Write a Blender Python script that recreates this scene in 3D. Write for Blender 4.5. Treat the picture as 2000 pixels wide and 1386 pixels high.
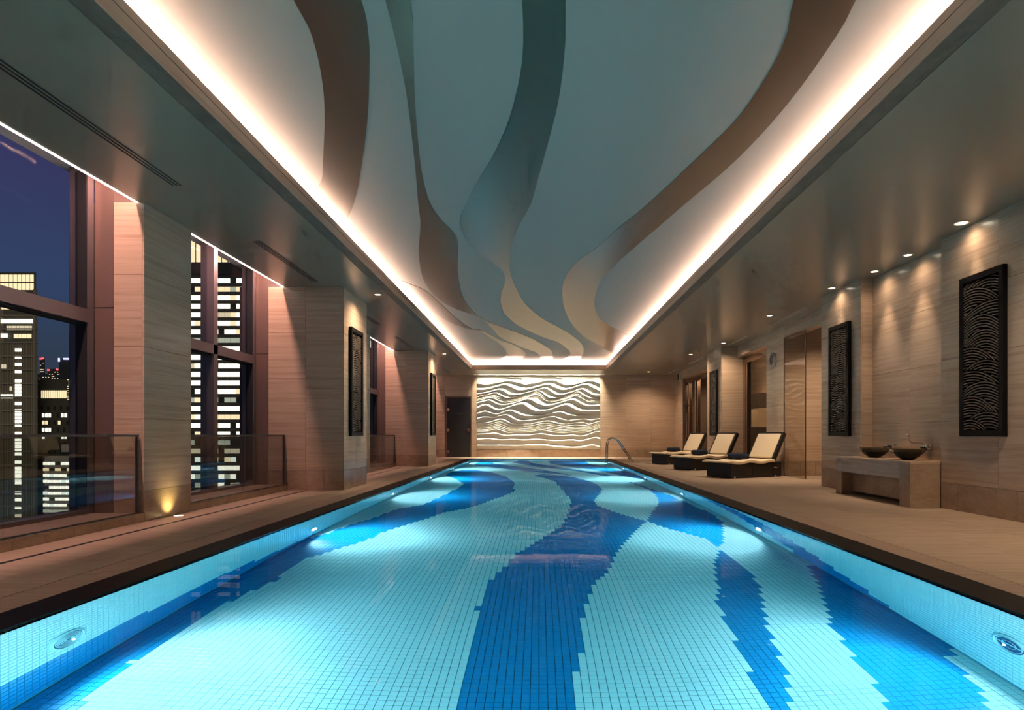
import bpy, math, random
import numpy as np
from mathutils import Vector, Matrix

for o in list(bpy.data.objects):
    bpy.data.objects.remove(o)
SC = bpy.context.scene
COL = SC.collection
R = math.radians
rng = random.Random(7)

# ------------------------------------------------------------------ camera, world, exposure
EYE = 1.05
cam_d = bpy.data.cameras.new('camera')
cam_d.sensor_width = 36.0
cam_d.lens = 36.0 * 1240 / 2000
cam_d.shift_x = -53 / 2000
cam_d.shift_y = 156 / 2000
cam_d.clip_end = 5000
cam_d.clip_start = 0.05
cam = bpy.data.objects.new('camera', cam_d)
COL.objects.link(cam)
cam.location = (0, 0, EYE)
cam.rotation_euler = (R(90), 0, 0)
SC.camera = cam

world = bpy.data.worlds.new('night_sky')
SC.world = world
world.use_nodes = True
wn = world.node_tree.nodes
wl_ = world.node_tree.links
for n in list(wn):
    wn.remove(n)
w_out = wn.new('ShaderNodeOutputWorld')
w_bg = wn.new('ShaderNodeBackground')
w_tc = wn.new('ShaderNodeTexCoord')
w_sep = wn.new('ShaderNodeSeparateXYZ')
w_ramp = wn.new('ShaderNodeValToRGB')
wl_.new(w_tc.outputs['Generated'], w_sep.inputs[0])
wl_.new(w_sep.outputs['Z'], w_ramp.inputs[0])
wl_.new(w_ramp.outputs[0], w_bg.inputs[0])
wl_.new(w_bg.outputs[0], w_out.inputs[0])
cr = w_ramp.color_ramp
cr.elements[0].position = 0.0
cr.elements[0].color = (0.030, 0.038, 0.050, 1)
cr.elements[1].position = 0.42
cr.elements[1].color = (0.036, 0.028, 0.085, 1)
e = cr.elements.new(0.10); e.color = (0.026, 0.040, 0.068, 1)
e = cr.elements.new(0.20); e.color = (0.028, 0.048, 0.115, 1)
e = cr.elements.new(0.32); e.color = (0.032, 0.034, 0.100, 1)
w_bg.inputs[1].default_value = 1.0

# weak sun lamp added in place of city glow, brightens the towers outside
city_fill_d = bpy.data.lights.new('city_fill', 'SUN'); city_fill_d.energy = 0.8; city_fill_d.color = (1.0, 0.90, 0.70); city_fill_d.angle = R(12)
city_fill_o = bpy.data.objects.new('city_fill', city_fill_d); COL.objects.link(city_fill_o)
city_fill_o.rotation_euler = Vector((-0.55, 0.80, -0.22)).to_track_quat('-Z', 'Y').to_euler()

SC.view_settings.view_transform = 'Standard'
SC.view_settings.look = 'None'
SC.view_settings.gamma = 1.0
SC.view_settings.use_curve_mapping = False
SC.view_settings.exposure = 0.4
cy = SC.cycles
cy.use_denoising = True
cy.use_adaptive_sampling = True
cy.adaptive_threshold = 0.07
cy.adaptive_min_samples = 20
cy.time_limit = 1200
cy.max_bounces = 7
cy.diffuse_bounces = 3
cy.glossy_bounces = 3
cy.transmission_bounces = 4
cy.transparent_max_bounces = 10
cy.volume_bounces = 0
cy.caustics_reflective = False
cy.caustics_refractive = True
cy.blur_glossy = 0.6
cy.sample_clamp_indirect = 6.0

# strengths of the lamps, added fill lamps included
COVE_E = 92.0
SLOT_E = 100.0
RELIEF_W = 290.0
POOL_W = 235.0
DOWN_W = 110.0

# ------------------------------------------------------------------ key dimensions (metres)
BACK = 29.95                    # face of the back wall
FRONT = -2.5                    # wall behind the camera
SOF = 3.87                      # soffit height
UP = 4.27                       # raised ceiling height
WL, WR = -2.89, 2.82            # water edges
Y0, Y1 = 1.0, 27.9              # pool ends
ZW = -0.02                      # water level
ZF = -1.32                      # pool floor
XLF = -4.79                     # face of the slim piers and sill upstand
XLP = -3.72                     # face of the deep piers
XRA = 5.80                      # face of the right wall
XRB = 6.30                      # face of the right wall beyond the passage


# ------------------------------------------------------------------ mesh helpers
def wloc(o):
    v = Vector((0, 0, 0))
    while o is not None:
        v += o.location
        o = o.parent
    return v


class MB:
    def __init__(self):
        self.v = []; self.f = []; self.m = []

    def add(self, vs, fs, mi=0):
        b = len(self.v)
        self.v += [tuple(p) for p in vs]
        self.f += [tuple(i + b for i in f) for f in fs]
        self.m += [mi] * len(fs)
        return self

    def box(self, x0, x1, y0, y1, z0, z1, mi=0):
        vs = [(x0, y0, z0), (x1, y0, z0), (x1, y1, z0), (x0, y1, z0), (x0, y0, z1), (x1, y0, z1), (x1, y1, z1), (x0, y1, z1)]
        fs = [(0, 3, 2, 1), (4, 5, 6, 7), (0, 1, 5, 4), (1, 2, 6, 5), (2, 3, 7, 6), (3, 0, 4, 7)]
        return self.add(vs, fs, mi)

    def tube(self, path, r, n=10, mi=0, cap=True):
        P = [Vector(p) for p in path]
        rs = r if isinstance(r, (list, tuple)) else [r] * len(P)
        t0 = (P[1] - P[0]).normalized()
        ref = Vector((0, 0, 1)) if abs(t0.z) < 0.9 else Vector((1, 0, 0))
        nrm = t0.cross(ref).normalized()
        vs = []
        for i, p in enumerate(P):
            if i == 0: t = P[1] - P[0]
            elif i == len(P) - 1: t = P[-1] - P[-2]
            else: t = (P[i + 1] - P[i]).normalized() + (P[i] - P[i - 1]).normalized()
            t.normalize()
            nrm = (nrm - t * nrm.dot(t)).normalized()
            b = t.cross(nrm)
            for k in range(n):
                a = 2 * math.pi * k / n
                vs.append(p + (nrm * math.cos(a) + b * math.sin(a)) * rs[i])
        fs = []
        for i in range(len(P) - 1):
            for k in range(n):
                fs.append((i * n + k, i * n + (k + 1) % n, (i + 1) * n + (k + 1) % n, (i + 1) * n + k))
        if cap:
            fs.append(tuple(range(n - 1, -1, -1)))
            fs.append(tuple((len(P) - 1) * n + k for k in range(n)))
        return self.add(vs, fs, mi)

    def lathe(self, prof, c, n=32, mi=0, axis='z', caps=True):
        vs = []
        for (r, h) in prof:
            for k in range(n):
                a = 2 * math.pi * k / n
                u, w = r * math.cos(a), r * math.sin(a)
                if axis == 'z': p = (c[0] + u, c[1] + w, c[2] + h)
                elif axis == 'x': p = (c[0] + h, c[1] + u, c[2] + w)
                else: p = (c[0] + w, c[1] + h, c[2] + u)
                vs.append(p)
        fs = []
        for i in range(len(prof) - 1):
            for k in range(n):
                fs.append((i * n + k, i * n + (k + 1) % n, (i + 1) * n + (k + 1) % n, (i + 1) * n + k))
        if caps:
            fs.append(tuple(range(n - 1, -1, -1)))
            fs.append(tuple((len(prof) - 1) * n + k for k in range(n)))
        return self.add(vs, fs, mi)

    def strip_solid(self, A, B, off, mi=0):
        """solid between polylines A and B (same length), thickened by vector off"""
        n = len(A); off = Vector(off)
        vs = [Vector(p) for p in A] + [Vector(p) for p in B]
        vs += [Vector(p) + off for p in A] + [Vector(p) + off for p in B]
        fs = []
        for i in range(n - 1):
            fs.append((i, i + 1, n + i + 1, n + i))
            fs.append((2 * n + i, 3 * n + i, 3 * n + i + 1, 2 * n + i + 1))
            fs.append((i, 2 * n + i, 2 * n + i + 1, i + 1))
            fs.append((n + i, n + i + 1, 3 * n + i + 1, 3 * n + i))
        fs.append((0, n, 3 * n, 2 * n))
        fs.append((n - 1, 3 * n - 1, 4 * n - 1, 2 * n - 1)) if False else fs.append((n - 1, 2 * n + n - 1, 3 * n + n - 1, n + n - 1))
        return self.add(vs, fs, mi)

    def prism(self, poly, axis, a, b, mi=0):
        """extrude polygon; axis y: poly=(x,z); axis x: poly=(y,z); axis z: poly=(x,y)"""
        n = len(poly)
        def P(p, h):
            return {'x': (h, p[0], p[1]), 'y': (p[0], h, p[1]), 'z': (p[0], p[1], h)}[axis]
        vs = [P(p, a) for p in poly] + [P(p, b) for p in poly]
        fs = [tuple(range(n)), tuple(range(2 * n - 1, n - 1, -1))]
        for i in range(n):
            j = (i + 1) % n
            fs.append((i, j, n + j, n + i))
        return self.add(vs, fs, mi)

    def build(self, name, mats, parent=None, smooth=False, bevel=0, segs=2, local=False, fix=True):
        me = bpy.data.meshes.new(name)
        off = Vector((0, 0, 0)) if (parent is None or local) else wloc(parent)
        me.from_pydata([(x - off.x, y - off.y, z - off.z) for x, y, z in self.v], [], self.f)
        if not isinstance(mats, (list, tuple)): mats = [mats]
        for m in mats: me.materials.append(m)
        if len(mats) > 1: me.polygons.foreach_set('material_index', self.m)
        if fix:
            import bmesh
            bm = bmesh.new(); bm.from_mesh(me)
            bmesh.ops.recalc_face_normals(bm, faces=bm.faces)
            bm.to_mesh(me); bm.free()
        if smooth:
            me.polygons.foreach_set('use_smooth', [True] * len(me.polygons))
        me.update()
        o = bpy.data.objects.new(name, me)
        COL.objects.link(o)
        o.parent = parent
        if bevel:
            md = o.modifiers.new('edge', 'BEVEL'); md.width = bevel; md.segments = segs; md.limit_method = 'ANGLE'; md.angle_limit = R(40)
        return o


def B(*a):
    return MB().box(*a)


def tag(o, label=None, cat=None, group=None, kind=None):
    if label: o['label'] = label
    if cat: o['category'] = cat
    if group: o['group'] = group
    if kind: o['kind'] = kind
    return o


def empty(name, loc=(0, 0, 0), parent=None):
    o = bpy.data.objects.new(name, None)
    o.empty_display_size = 0.1
    COL.objects.link(o)
    o.location = loc
    o.parent = parent
    return o


def copy_tree(o, parent=None):
    c = o.copy(); COL.objects.link(c); c.parent = parent
    for ch in list(o.children):
        copy_tree(ch, c)
    return c


def catmull(P, n=8):
    P = [Vector((*p, 0)) if len(p) == 2 else Vector(p) for p in P]
    Q = [P[0] * 2 - P[1]] + P + [P[-1] * 2 - P[-2]]
    out = []
    for i in range(1, len(Q) - 2):
        p0, p1, p2, p3 = Q[i - 1:i + 3]
        for k in range(n):
            t = k / n
            out.append(0.5 * (2 * p1 + (p2 - p0) * t + (2 * p0 - 5 * p1 + 4 * p2 - p3) * t * t + (3 * p1 - p0 - 3 * p2 + p3) * t ** 3))
    out.append(P[-1])
    return out


def resample(P, n):
    d = [0.0]
    for a, b in zip(P[:-1], P[1:]): d.append(d[-1] + (b - a).length)
    out = []; j = 0
    for i in range(n):
        s = d[-1] * i / (n - 1)
        while j < len(P) - 2 and d[j + 1] < s: j += 1
        L = d[j + 1] - d[j]
        t = 0 if L < 1e-9 else (s - d[j]) / L
        out.append(P[j].lerp(P[j + 1], min(max(t, 0), 1)))
    return out


# ------------------------------------------------------------------ materials
def newmat(name):
    m = bpy.data.materials.new(name); m.use_nodes = True
    nt = m.node_tree
    return m, nt, nt.nodes['Principled BSDF'], nt.nodes['Material Output']


def setp(p, **k):
    for a, v in k.items():
        p.inputs[a.replace('_', ' ')].default_value = v


def plain(name, c, rough=0.5, metal=0.0, var=0.06, scale=30.0, spec=0.5, coat=0.0):
    """a plain finish with a little procedural variation in tone"""
    m, nt, p, out = newmat(name)
    n = nt.nodes.new('ShaderNodeTexNoise'); n.inputs['Scale'].default_value = scale; n.inputs['Detail'].default_value = 1
    tc = nt.nodes.new('ShaderNodeTexCoord'); nt.links.new(tc.outputs['Object'], n.inputs['Vector'])
    mx = nt.nodes.new('ShaderNodeMix'); mx.data_type = 'RGBA'
    mx.inputs['A'].default_value = (*[x * (1 - var) for x in c], 1); mx.inputs['B'].default_value = (*[min(1, x * (1 + var)) for x in c], 1)
    nt.links.new(n.outputs['Fac'], mx.inputs['Factor']); nt.links.new(mx.outputs['Result'], p.inputs['Base Color'])
    setp(p, Roughness=rough, Metallic=metal, Specular_IOR_Level=spec, Coat_Weight=coat)
    return m


def emit(name, c, s, sample=True):
    m, nt, p, out = newmat(name)
    setp(p, Base_Color=(*c, 1), Emission_Color=(*c, 1), Emission_Strength=s, Roughness=0.6)
    if not sample: m.cycles.emission_sampling = 'NONE'
    return m


def stone(name, c0, c1, c2, rough, vein=(0.55, 0.55, 15.0), amt=1.0, spec=0.5):
    """travertine: long soft horizontal veins, drifting from slab to slab"""
    m, nt, p, out = newmat(name)
    N = nt.nodes.new; L = nt.links.new
    geo = N('ShaderNodeNewGeometry'); oi = N('ShaderNodeObjectInfo')
    sc = N('ShaderNodeVectorMath'); sc.operation = 'MULTIPLY'; sc.inputs[1].default_value = vein
    L(geo.outputs['Position'], sc.inputs[0])
    ml = N('ShaderNodeMath'); ml.operation = 'MULTIPLY'; ml.inputs[1].default_value = 37.0
    L(oi.outputs['Random'], ml.inputs[0])
    ad = N('ShaderNodeVectorMath'); ad.operation = 'ADD'
    L(sc.outputs[0], ad.inputs[0]); L(ml.outputs[0], ad.inputs[1])
    n1 = N('ShaderNodeTexNoise'); n1.inputs['Scale'].default_value = 1.0; n1.inputs['Detail'].default_value = 4; n1.inputs['Roughness'].default_value = 0.62; n1.inputs['Distortion'].default_value = 0.35
    L(ad.outputs[0], n1.inputs['Vector'])
    sc2 = N('ShaderNodeVectorMath'); sc2.operation = 'MULTIPLY'; sc2.inputs[1].default_value = (4.0, 4.0, 5.0)
    L(ad.outputs[0], sc2.inputs[0])
    n2 = N('ShaderNodeTexNoise'); n2.inputs['Scale'].default_value = 1.0; n2.inputs['Detail'].default_value = 2; n2.inputs['Roughness'].default_value = 0.7
    L(sc2.outputs[0], n2.inputs['Vector'])
    mx = N('ShaderNodeMath'); mx.operation = 'MULTIPLY_ADD'; mx.inputs[1].default_value = 0.35
    L(n2.outputs['Fac'], mx.inputs[0])
    m1 = N('ShaderNodeMath'); m1.operation = 'MULTIPLY'; m1.inputs[1].default_value = 0.65
    L(n1.outputs['Fac'], m1.inputs[0]); L(m1.outputs[0], mx.inputs[2])
    rp = N('ShaderNodeValToRGB'); e = rp.color_ramp.elements
    e[0].position = 0.5 - 0.14 * amt; e[0].color = (*c0, 1)
    e[1].position = 0.5 + 0.13 * amt; e[1].color = (*c2, 1)
    k = rp.color_ramp.elements.new(0.5); k.color = (*c1, 1)
    L(mx.outputs[0], rp.inputs[0]); L(rp.outputs[0], p.inputs['Base Color'])
    setp(p, Roughness=rough, Specular_IOR_Level=spec)
    return m


def glass(name, tint, ior=1.45, rough=0.0, refl=1.0):
    """clear pane: what is behind shows through its tint, its faces reflect by Fresnel"""
    m, nt, p, out = newmat(name)
    nt.nodes.remove(p)
    N = nt.nodes.new; L = nt.links.new
    tr = N('ShaderNodeBsdfTransparent'); tr.inputs[0].default_value = (*tint, 1)
    gl = N('ShaderNodeBsdfGlossy'); gl.inputs['Roughness'].default_value = rough; gl.inputs['Color'].default_value = (refl, refl, refl, 1)
    f0 = ((ior - 1) / (ior + 1)) ** 2
    lw = N('ShaderNodeLayerWeight'); lw.inputs[0].default_value = 0.5
    pw = N('ShaderNodeMath'); pw.operation = 'POWER'; pw.inputs[1].default_value = 5.0; L(lw.outputs['Facing'], pw.inputs[0])
    fr = N('ShaderNodeMath'); fr.operation = 'MULTIPLY_ADD'; fr.inputs[1].default_value = 1 - f0; fr.inputs[2].default_value = f0; L(pw.outputs[0], fr.inputs[0])
    mx = N('ShaderNodeMixShader'); L(fr.outputs[0], mx.inputs[0]); L(tr.outputs[0], mx.inputs[1]); L(gl.outputs[0], mx.inputs[2])
    L(mx.outputs[0], out.inputs[0])
    return m


M = {}
M['trav'] = stone('travertine', (0.46, 0.315, 0.215), (0.58, 0.41, 0.285), (0.64, 0.465, 0.33), 0.24, (0.5, 0.5, 20.0))
M['trav_base'] = stone('shaded travertine base tile', (0.32, 0.215, 0.14), (0.42, 0.295, 0.20), (0.48, 0.35, 0.25), 0.34, (3, 3, 6), 1.3)  # same stone made browner; dimmer light at the foot is in its colour
M['core'] = plain('mortar', (0.16, 0.12, 0.09), 0.9)
M['deck'] = stone('deck stone', (0.31, 0.22, 0.155), (0.39, 0.285, 0.205), (0.44, 0.33, 0.245), 0.55, (1.2, 12, 12), 1.3, 0.3)
M['deck_joint'] = plain('deck joint', (0.11, 0.075, 0.055), 0.9)
M['grate'] = plain('ribbed resin grating', (0.42, 0.29, 0.215), 0.55)
M['grate_gap'] = plain('grating channel', (0.05, 0.035, 0.03), 0.9)
M['coping'] = plain('black granite', (0.006, 0.005, 0.0045), 0.5, var=0.4, scale=200, spec=0.1)
M['soffit'] = plain('soffit satin paint', (0.32, 0.27, 0.19), 0.24, var=0.01, spec=0.5)
M['ceil'] = plain('ceiling paint', (0.47, 0.41, 0.325), 0.5, var=0.01, spec=0.3)
M['ribbon'] = plain('pearl bronze paint', (0.22, 0.175, 0.12), 0.28, 0.85, var=0.02, scale=80)
M['fascia'] = stone('fascia veneer', (0.36, 0.25, 0.17), (0.42, 0.30, 0.21), (0.46, 0.33, 0.24), 0.4, (3, 0.5, 20))
M['border'] = stone('border stone', (0.13, 0.105, 0.075), (0.17, 0.14, 0.10), (0.20, 0.165, 0.12), 0.5, (6, 3, 6))
M['groove'] = plain('dark groove', (0.04, 0.03, 0.025), 0.8)
M['white'] = plain('white paint', (0.75, 0.72, 0.68), 0.5, var=0.02)
M['bronze'] = plain('bronze anodised aluminium', (0.24, 0.20, 0.205), 0.38, 0.55, var=0.03)
M['bronze_panel'] = plain('bronze column panel', (0.28, 0.18, 0.145), 0.34, 0.5, var=0.03)
M['copper'] = plain('polished bronze', (0.52, 0.36, 0.28), 0.18, 1.0, var=0.03)
M['gasket'] = plain('black gasket', (0.01, 0.01, 0.012), 0.6)
M['win'] = glass('window glass', (0.95, 0.96, 0.96), 1.38, 0.0, 0.04)
M['rail_glass'] = glass('railing glass', (0.74, 0.76, 0.75), 1.45)
M['screen_glass'] = glass('screen glass', (0.93, 0.91, 0.88), 1.45, 0.0, 0.3)
M['lobby_glass'] = glass('lobby glass', (0.80, 0.74, 0.66), 1.5, 0.0, 0.6)
M['steel'] = plain('chrome', (0.72, 0.70, 0.68), 0.12, 1.0, var=0.02)
M['rail_cap'] = plain('railing cap', (0.17, 0.15, 0.14), 0.35, 0.7)
M['black'] = plain('black lacquer', (0.006, 0.005, 0.005), 0.55, var=0.2, spec=0.1)
M['art_slat'] = plain('dark bronze slat', (0.17, 0.13, 0.095), 0.4, 0.2, var=0.1)
M['art_back'] = plain('black backing', (0.004, 0.0035, 0.0035), 0.8, spec=0.1)
M['relief'] = plain('carved plaster', (0.84, 0.79, 0.66), 0.75, var=0.03, scale=60, spec=0.2)
M['door'] = plain('charcoal door', (0.028, 0.026, 0.028), 0.45, var=0.15)
M['wicker'] = plain('black woven resin', (0.012, 0.010, 0.009), 0.45, var=0.4, scale=120)
M['cushion'] = plain('cream cushion cloth', (0.80, 0.66, 0.46), 0.85, var=0.05, spec=0.15)
M['towel'] = plain('navy towel', (0.028, 0.034, 0.060), 0.95, var=0.3, scale=150, spec=0.1)
M['slot'] = plain('slot black', (0.012, 0.013, 0.011), 0.7)
M['slot_light'] = plain('slot cream', (0.50, 0.46, 0.36), 0.4)
M['bowl_black'] = plain('black glazed bowl', (0.008, 0.008, 0.008), 0.08, var=0.1)
M['bowl_rim'] = plain('smoky glass rim', (0.06, 0.05, 0.035), 0.1, var=0.1)
M['clock_face'] = plain('dark dial', (0.02, 0.022, 0.025), 0.4)
M['clock_mark'] = plain('grey dial marks', (0.25, 0.25, 0.24), 0.5)
M['cream'] = plain('cream panel', (0.72, 0.60, 0.42), 0.6)
M['fitting'] = plain('pool fitting plastic', (0.62, 0.74, 0.76), 0.4)
M['fitting_blue'] = plain('blue fitting grille', (0.004, 0.05, 0.13), 0.5)
# tiles
M['tile_w'] = plain('pale glazed tile', (0.78, 0.84, 0.83), 0.25, var=0.05, scale=9)
M['tile_b'] = plain('blue glazed tile', (0.008, 0.25, 0.52), 0.25, var=0.06, scale=9)
M['grout'] = plain('teal grout', (0.04, 0.25, 0.33), 0.8)
# lamps
M['e_cove'] = emit('cove lamp', (1.0, 0.70, 0.59), COVE_E)
M['e_slot'] = emit('window slot lamp', (1.0, 0.57, 0.51), SLOT_E)
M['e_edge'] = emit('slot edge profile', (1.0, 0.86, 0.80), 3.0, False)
M['e_relief'] = emit('relief lamp', (1.0, 0.85, 0.58), 6.0)
M['e_down'] = emit('downlight lamp', (1.0, 0.86, 0.66), 9.0, False)
M['e_pool'] = emit('pool lamp', (0.85, 0.97, 1.0), 9.0, False)
M['e_up'] = emit('uplight lamp', (1.0, 0.85, 0.45), 8.0, False)

# water: clear, smooth, with the slow absorption that turns deep paths cyan
m, nt, p, out = newmat('pool water')
nt.nodes.remove(p)
N = nt.nodes.new; L = nt.links.new
n = N('ShaderNodeTexNoise'); n.inputs['Scale'].default_value = 1.3; n.inputs['Detail'].default_value = 2
tc = N('ShaderNodeTexCoord'); L(tc.outputs['Object'], n.inputs['Vector'])
bp = N('ShaderNodeBump'); bp.inputs['Strength'].default_value = 0.04; bp.inputs['Distance'].default_value = 0.02
L(n.outputs['Fac'], bp.inputs['Height'])
rf = N('ShaderNodeBsdfRefraction'); rf.inputs['IOR'].default_value = 1.333; rf.inputs['Roughness'].default_value = 0.0; L(bp.outputs[0], rf.inputs['Normal'])
gl = N('ShaderNodeBsdfGlossy'); gl.inputs['Roughness'].default_value = 0.0; L(bp.outputs[0], gl.inputs['Normal'])
fr = N('ShaderNodeFresnel'); fr.inputs[0].default_value = 1.333
geo = N('ShaderNodeNewGeometry')
mr = N('ShaderNodeMapRange'); mr.inputs['To Min'].default_value = 0.18; mr.inputs['To Max'].default_value = 1.0
L(geo.outputs['Backfacing'], mr.inputs['Value'])
mu = N('ShaderNodeMath'); mu.operation = 'MULTIPLY'; L(fr.outputs[0], mu.inputs[0]); L(mr.outputs[0], mu.inputs[1])
mx = N('ShaderNodeMixShader'); L(mu.outputs[0], mx.inputs[0]); L(rf.outputs[0], mx.inputs[1]); L(gl.outputs[0], mx.inputs[2])
L(mx.outputs[0], out.inputs['Surface'])
va = N('ShaderNodeVolumeAbsorption'); va.inputs['Color'].default_value = (0.0, 0.72, 0.84, 1); va.inputs['Density'].default_value = 0.40
L(va.outputs[0], out.inputs['Volume'])
M['water'] = m


def spot(name, loc, target, watts, angle, blend, col, parent=None, radius=0.04):
    d = bpy.data.lights.new(name, 'SPOT')
    d.energy = watts; d.spot_size = R(angle); d.spot_blend = blend; d.color = col; d.shadow_soft_size = radius
    o = bpy.data.objects.new(name, d); COL.objects.link(o)
    q = (Vector(target) - Vector(loc)).to_track_quat('-Z', 'Y')
    o.rotation_euler = q.to_euler()
    o.location = Vector(loc) - (wloc(parent) if parent else Vector())
    o.parent = parent
    return o


# ------------------------------------------------------------------ stone cladding: single slabs with open joints
_slab = {}
def slab(parent, name, mat, x0, x1, y0, y1, z0, z1):
    d = (round(x1 - x0, 3), round(y1 - y0, 3), round(z1 - z0, 3), mat.name, name)
    if d not in _slab:
        me = bpy.data.meshes.new(name)
        hx, hy, hz = d[0] / 2, d[1] / 2, d[2] / 2
        b = MB().box(-hx, hx, -hy, hy, -hz, hz)
        me.from_pydata(b.v, [], b.f); me.materials.append(mat); me.update()
        _slab[d] = me
    o = bpy.data.objects.new(name, _slab[d]); COL.objects.link(o)
    o.location = Vector(((x0 + x1) / 2, (y0 + y1) / 2, (z0 + z1) / 2)) - wloc(parent)
    o.parent = parent
    return o


def edges(a, b, step):
    n = max(1, round((b - a) / step))
    return [a + (b - a) * i / n for i in range(n + 1)]


G = 0.004
def clad(parent, axis, c, s, a0, a1, z0=0.0, z1=SOF, cw=1.1, rh=0.9, base=True, T=0.025):
    """slabs on the plane axis=c whose outside looks along s; base tiles 0.37 m high at the foot"""
    lo, hi = (c - T, c) if s > 0 else (c, c + T)
    def put(nm, mt, p0, p1, q0, q1):
        p0 += G / 2; p1 -= G / 2; q0 += G / 2; q1 -= G / 2
        if axis == 'x': slab(parent, nm, mt, lo, hi, p0, p1, q0, q1)
        else: slab(parent, nm, mt, p0, p1, lo, hi, q0, q1)
    zb = z0
    if base:
        E_ = edges(a0, a1, 0.37)
        for i in range(len(E_) - 1): put('base_tile', M['trav_base'], E_[i], E_[i + 1], z0, z0 + 0.37)
        zb = z0 + 0.37
    C_ = edges(a0, a1, cw); Z_ = edges(zb, z1, rh)
    for i in range(len(C_) - 1):
        for j in range(len(Z_) - 1): put('stone_slab', M['trav'], C_[i], C_[i + 1], Z_[j], Z_[j + 1])


T = 0.025
# ------------------------------------------------------------------ floor and decks
floor = tag(empty('floor'), 'brown stone pool deck running down both sides of the pool', kind='structure')
B(-4.80, WL - 0.28, FRONT, BACK + 0.2, -0.30, -0.012).build('deck_bed', M['deck_joint'], floor)
B(WR + 0.31, 9.6, FRONT, BACK + 0.2, -0.30, -0.012).build('deck_bed', M['deck_joint'], floor)
B(WL - 0.28, WR + 0.31, FRONT, Y0, -0.30, -0.012).build('deck_bed', M['deck_joint'], floor)
B(WL - 0.28, WR + 0.31, Y1, BACK + 0.2, -0.30, -0.012).build('deck_bed', M['deck_joint'], floor)
D0 = 0.003
def deck_tiles(xs, ys, z=0.0):
    for i in range(len(xs) - 1):
        for j in range(len(ys) - 1):
            slab(floor, 'deck_tile', M['deck'], xs[i] + D0 / 2, xs[i + 1] - D0 / 2, ys[j] + D0 / 2, ys[j + 1] - D0 / 2, -0.012, z)
deck_tiles([-4.80, -4.43], edges(0, 12.08, 1.2))
deck_tiles([-4.37, -3.92, -3.47], edges(0, 12.08, 1.2))
deck_tiles([-4.80, -4.37, -3.92, -3.47], edges(12.08, 13.72, 0.82))
deck_tiles([-4.80, -4.43], edges(13.72, 20.2, 1.2))
deck_tiles([-4.37, -3.92, -3.47], edges(13.72, 20.2, 1.2))
deck_tiles([-4.80, -4.37, -3.92, -3.47], edges(20.2, Y1, 1.2))
deck_tiles(edges(3.38, 5.80, 0.8), edges(0, Y1, 1.2))
deck_tiles(edges(5.80, 6.40, 0.6), edges(13.05, Y1, 1.2))
deck_tiles(edges(6.40, 9.5, 0.8), edges(13.05, BACK, 1.2))
deck_tiles(edges(-4.80, 6.40, 0.8), [Y1, BACK - T])
deck_tiles(edges(-4.80, 5.80, 0.8), [FRONT, -1.2, 0.0])
deck_tiles([-3.47, -2.6, -1.7, -0.85, 0, 0.85, 1.7, 2.6, 3.38], [0, Y0])
# slot drains let into the window-side deck
for (a, b, w) in ((0.0, 12.08, 'running beside the nearest two windows'), (13.72, 20.2, 'between the two deep stone piers')):
    d = empty('slot_drain', (-4.40, a, -0.012))
    B(-4.43, -4.37, a, b, -0.012, -0.008).build('channel', M['slot'], d)
    B(-4.426, -4.412, a, b, -0.008, -0.001).build('edge_bar', M['rail_cap'], d)
    B(-4.388, -4.374, a, b, -0.008, -0.001).build('edge_bar', M['rail_cap'], d)
    tag(d, 'dark narrow slot drain in the stone deck ' + w, 'drain', 'slot drains in the window-side deck')

# ------------------------------------------------------------------ pool shell
pool = empty('pool_basin', (0, 14, ZF))
tag(pool, 'long rectangular pool lined with pale and blue mosaic tiles', 'pool')
gt = MB()
gt.box(WL - 0.2, WR + 0.2, Y0 - 0.2, Y1 + 0.2, ZF - 0.2, ZF - 0.006)
gt.box(WL - 0.2, WL - 0.006, Y0 - 0.2, Y1 + 0.2, ZF - 0.01, -0.03)
gt.box(WR + 0.006, WR + 0.2, Y0 - 0.2, Y1 + 0.2, ZF - 0.01, -0.03)
gt.box(WL - 0.2, WR + 0.2, Y1 + 0.006, Y1 + 0.2, ZF - 0.01, -0.03)
gt.box(WL - 0.2, WR + 0.2, Y0 - 0.2, Y0 - 0.006, ZF - 0.01, -0.03)
gt.build('grout_bed', M['grout'], pool)

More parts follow.
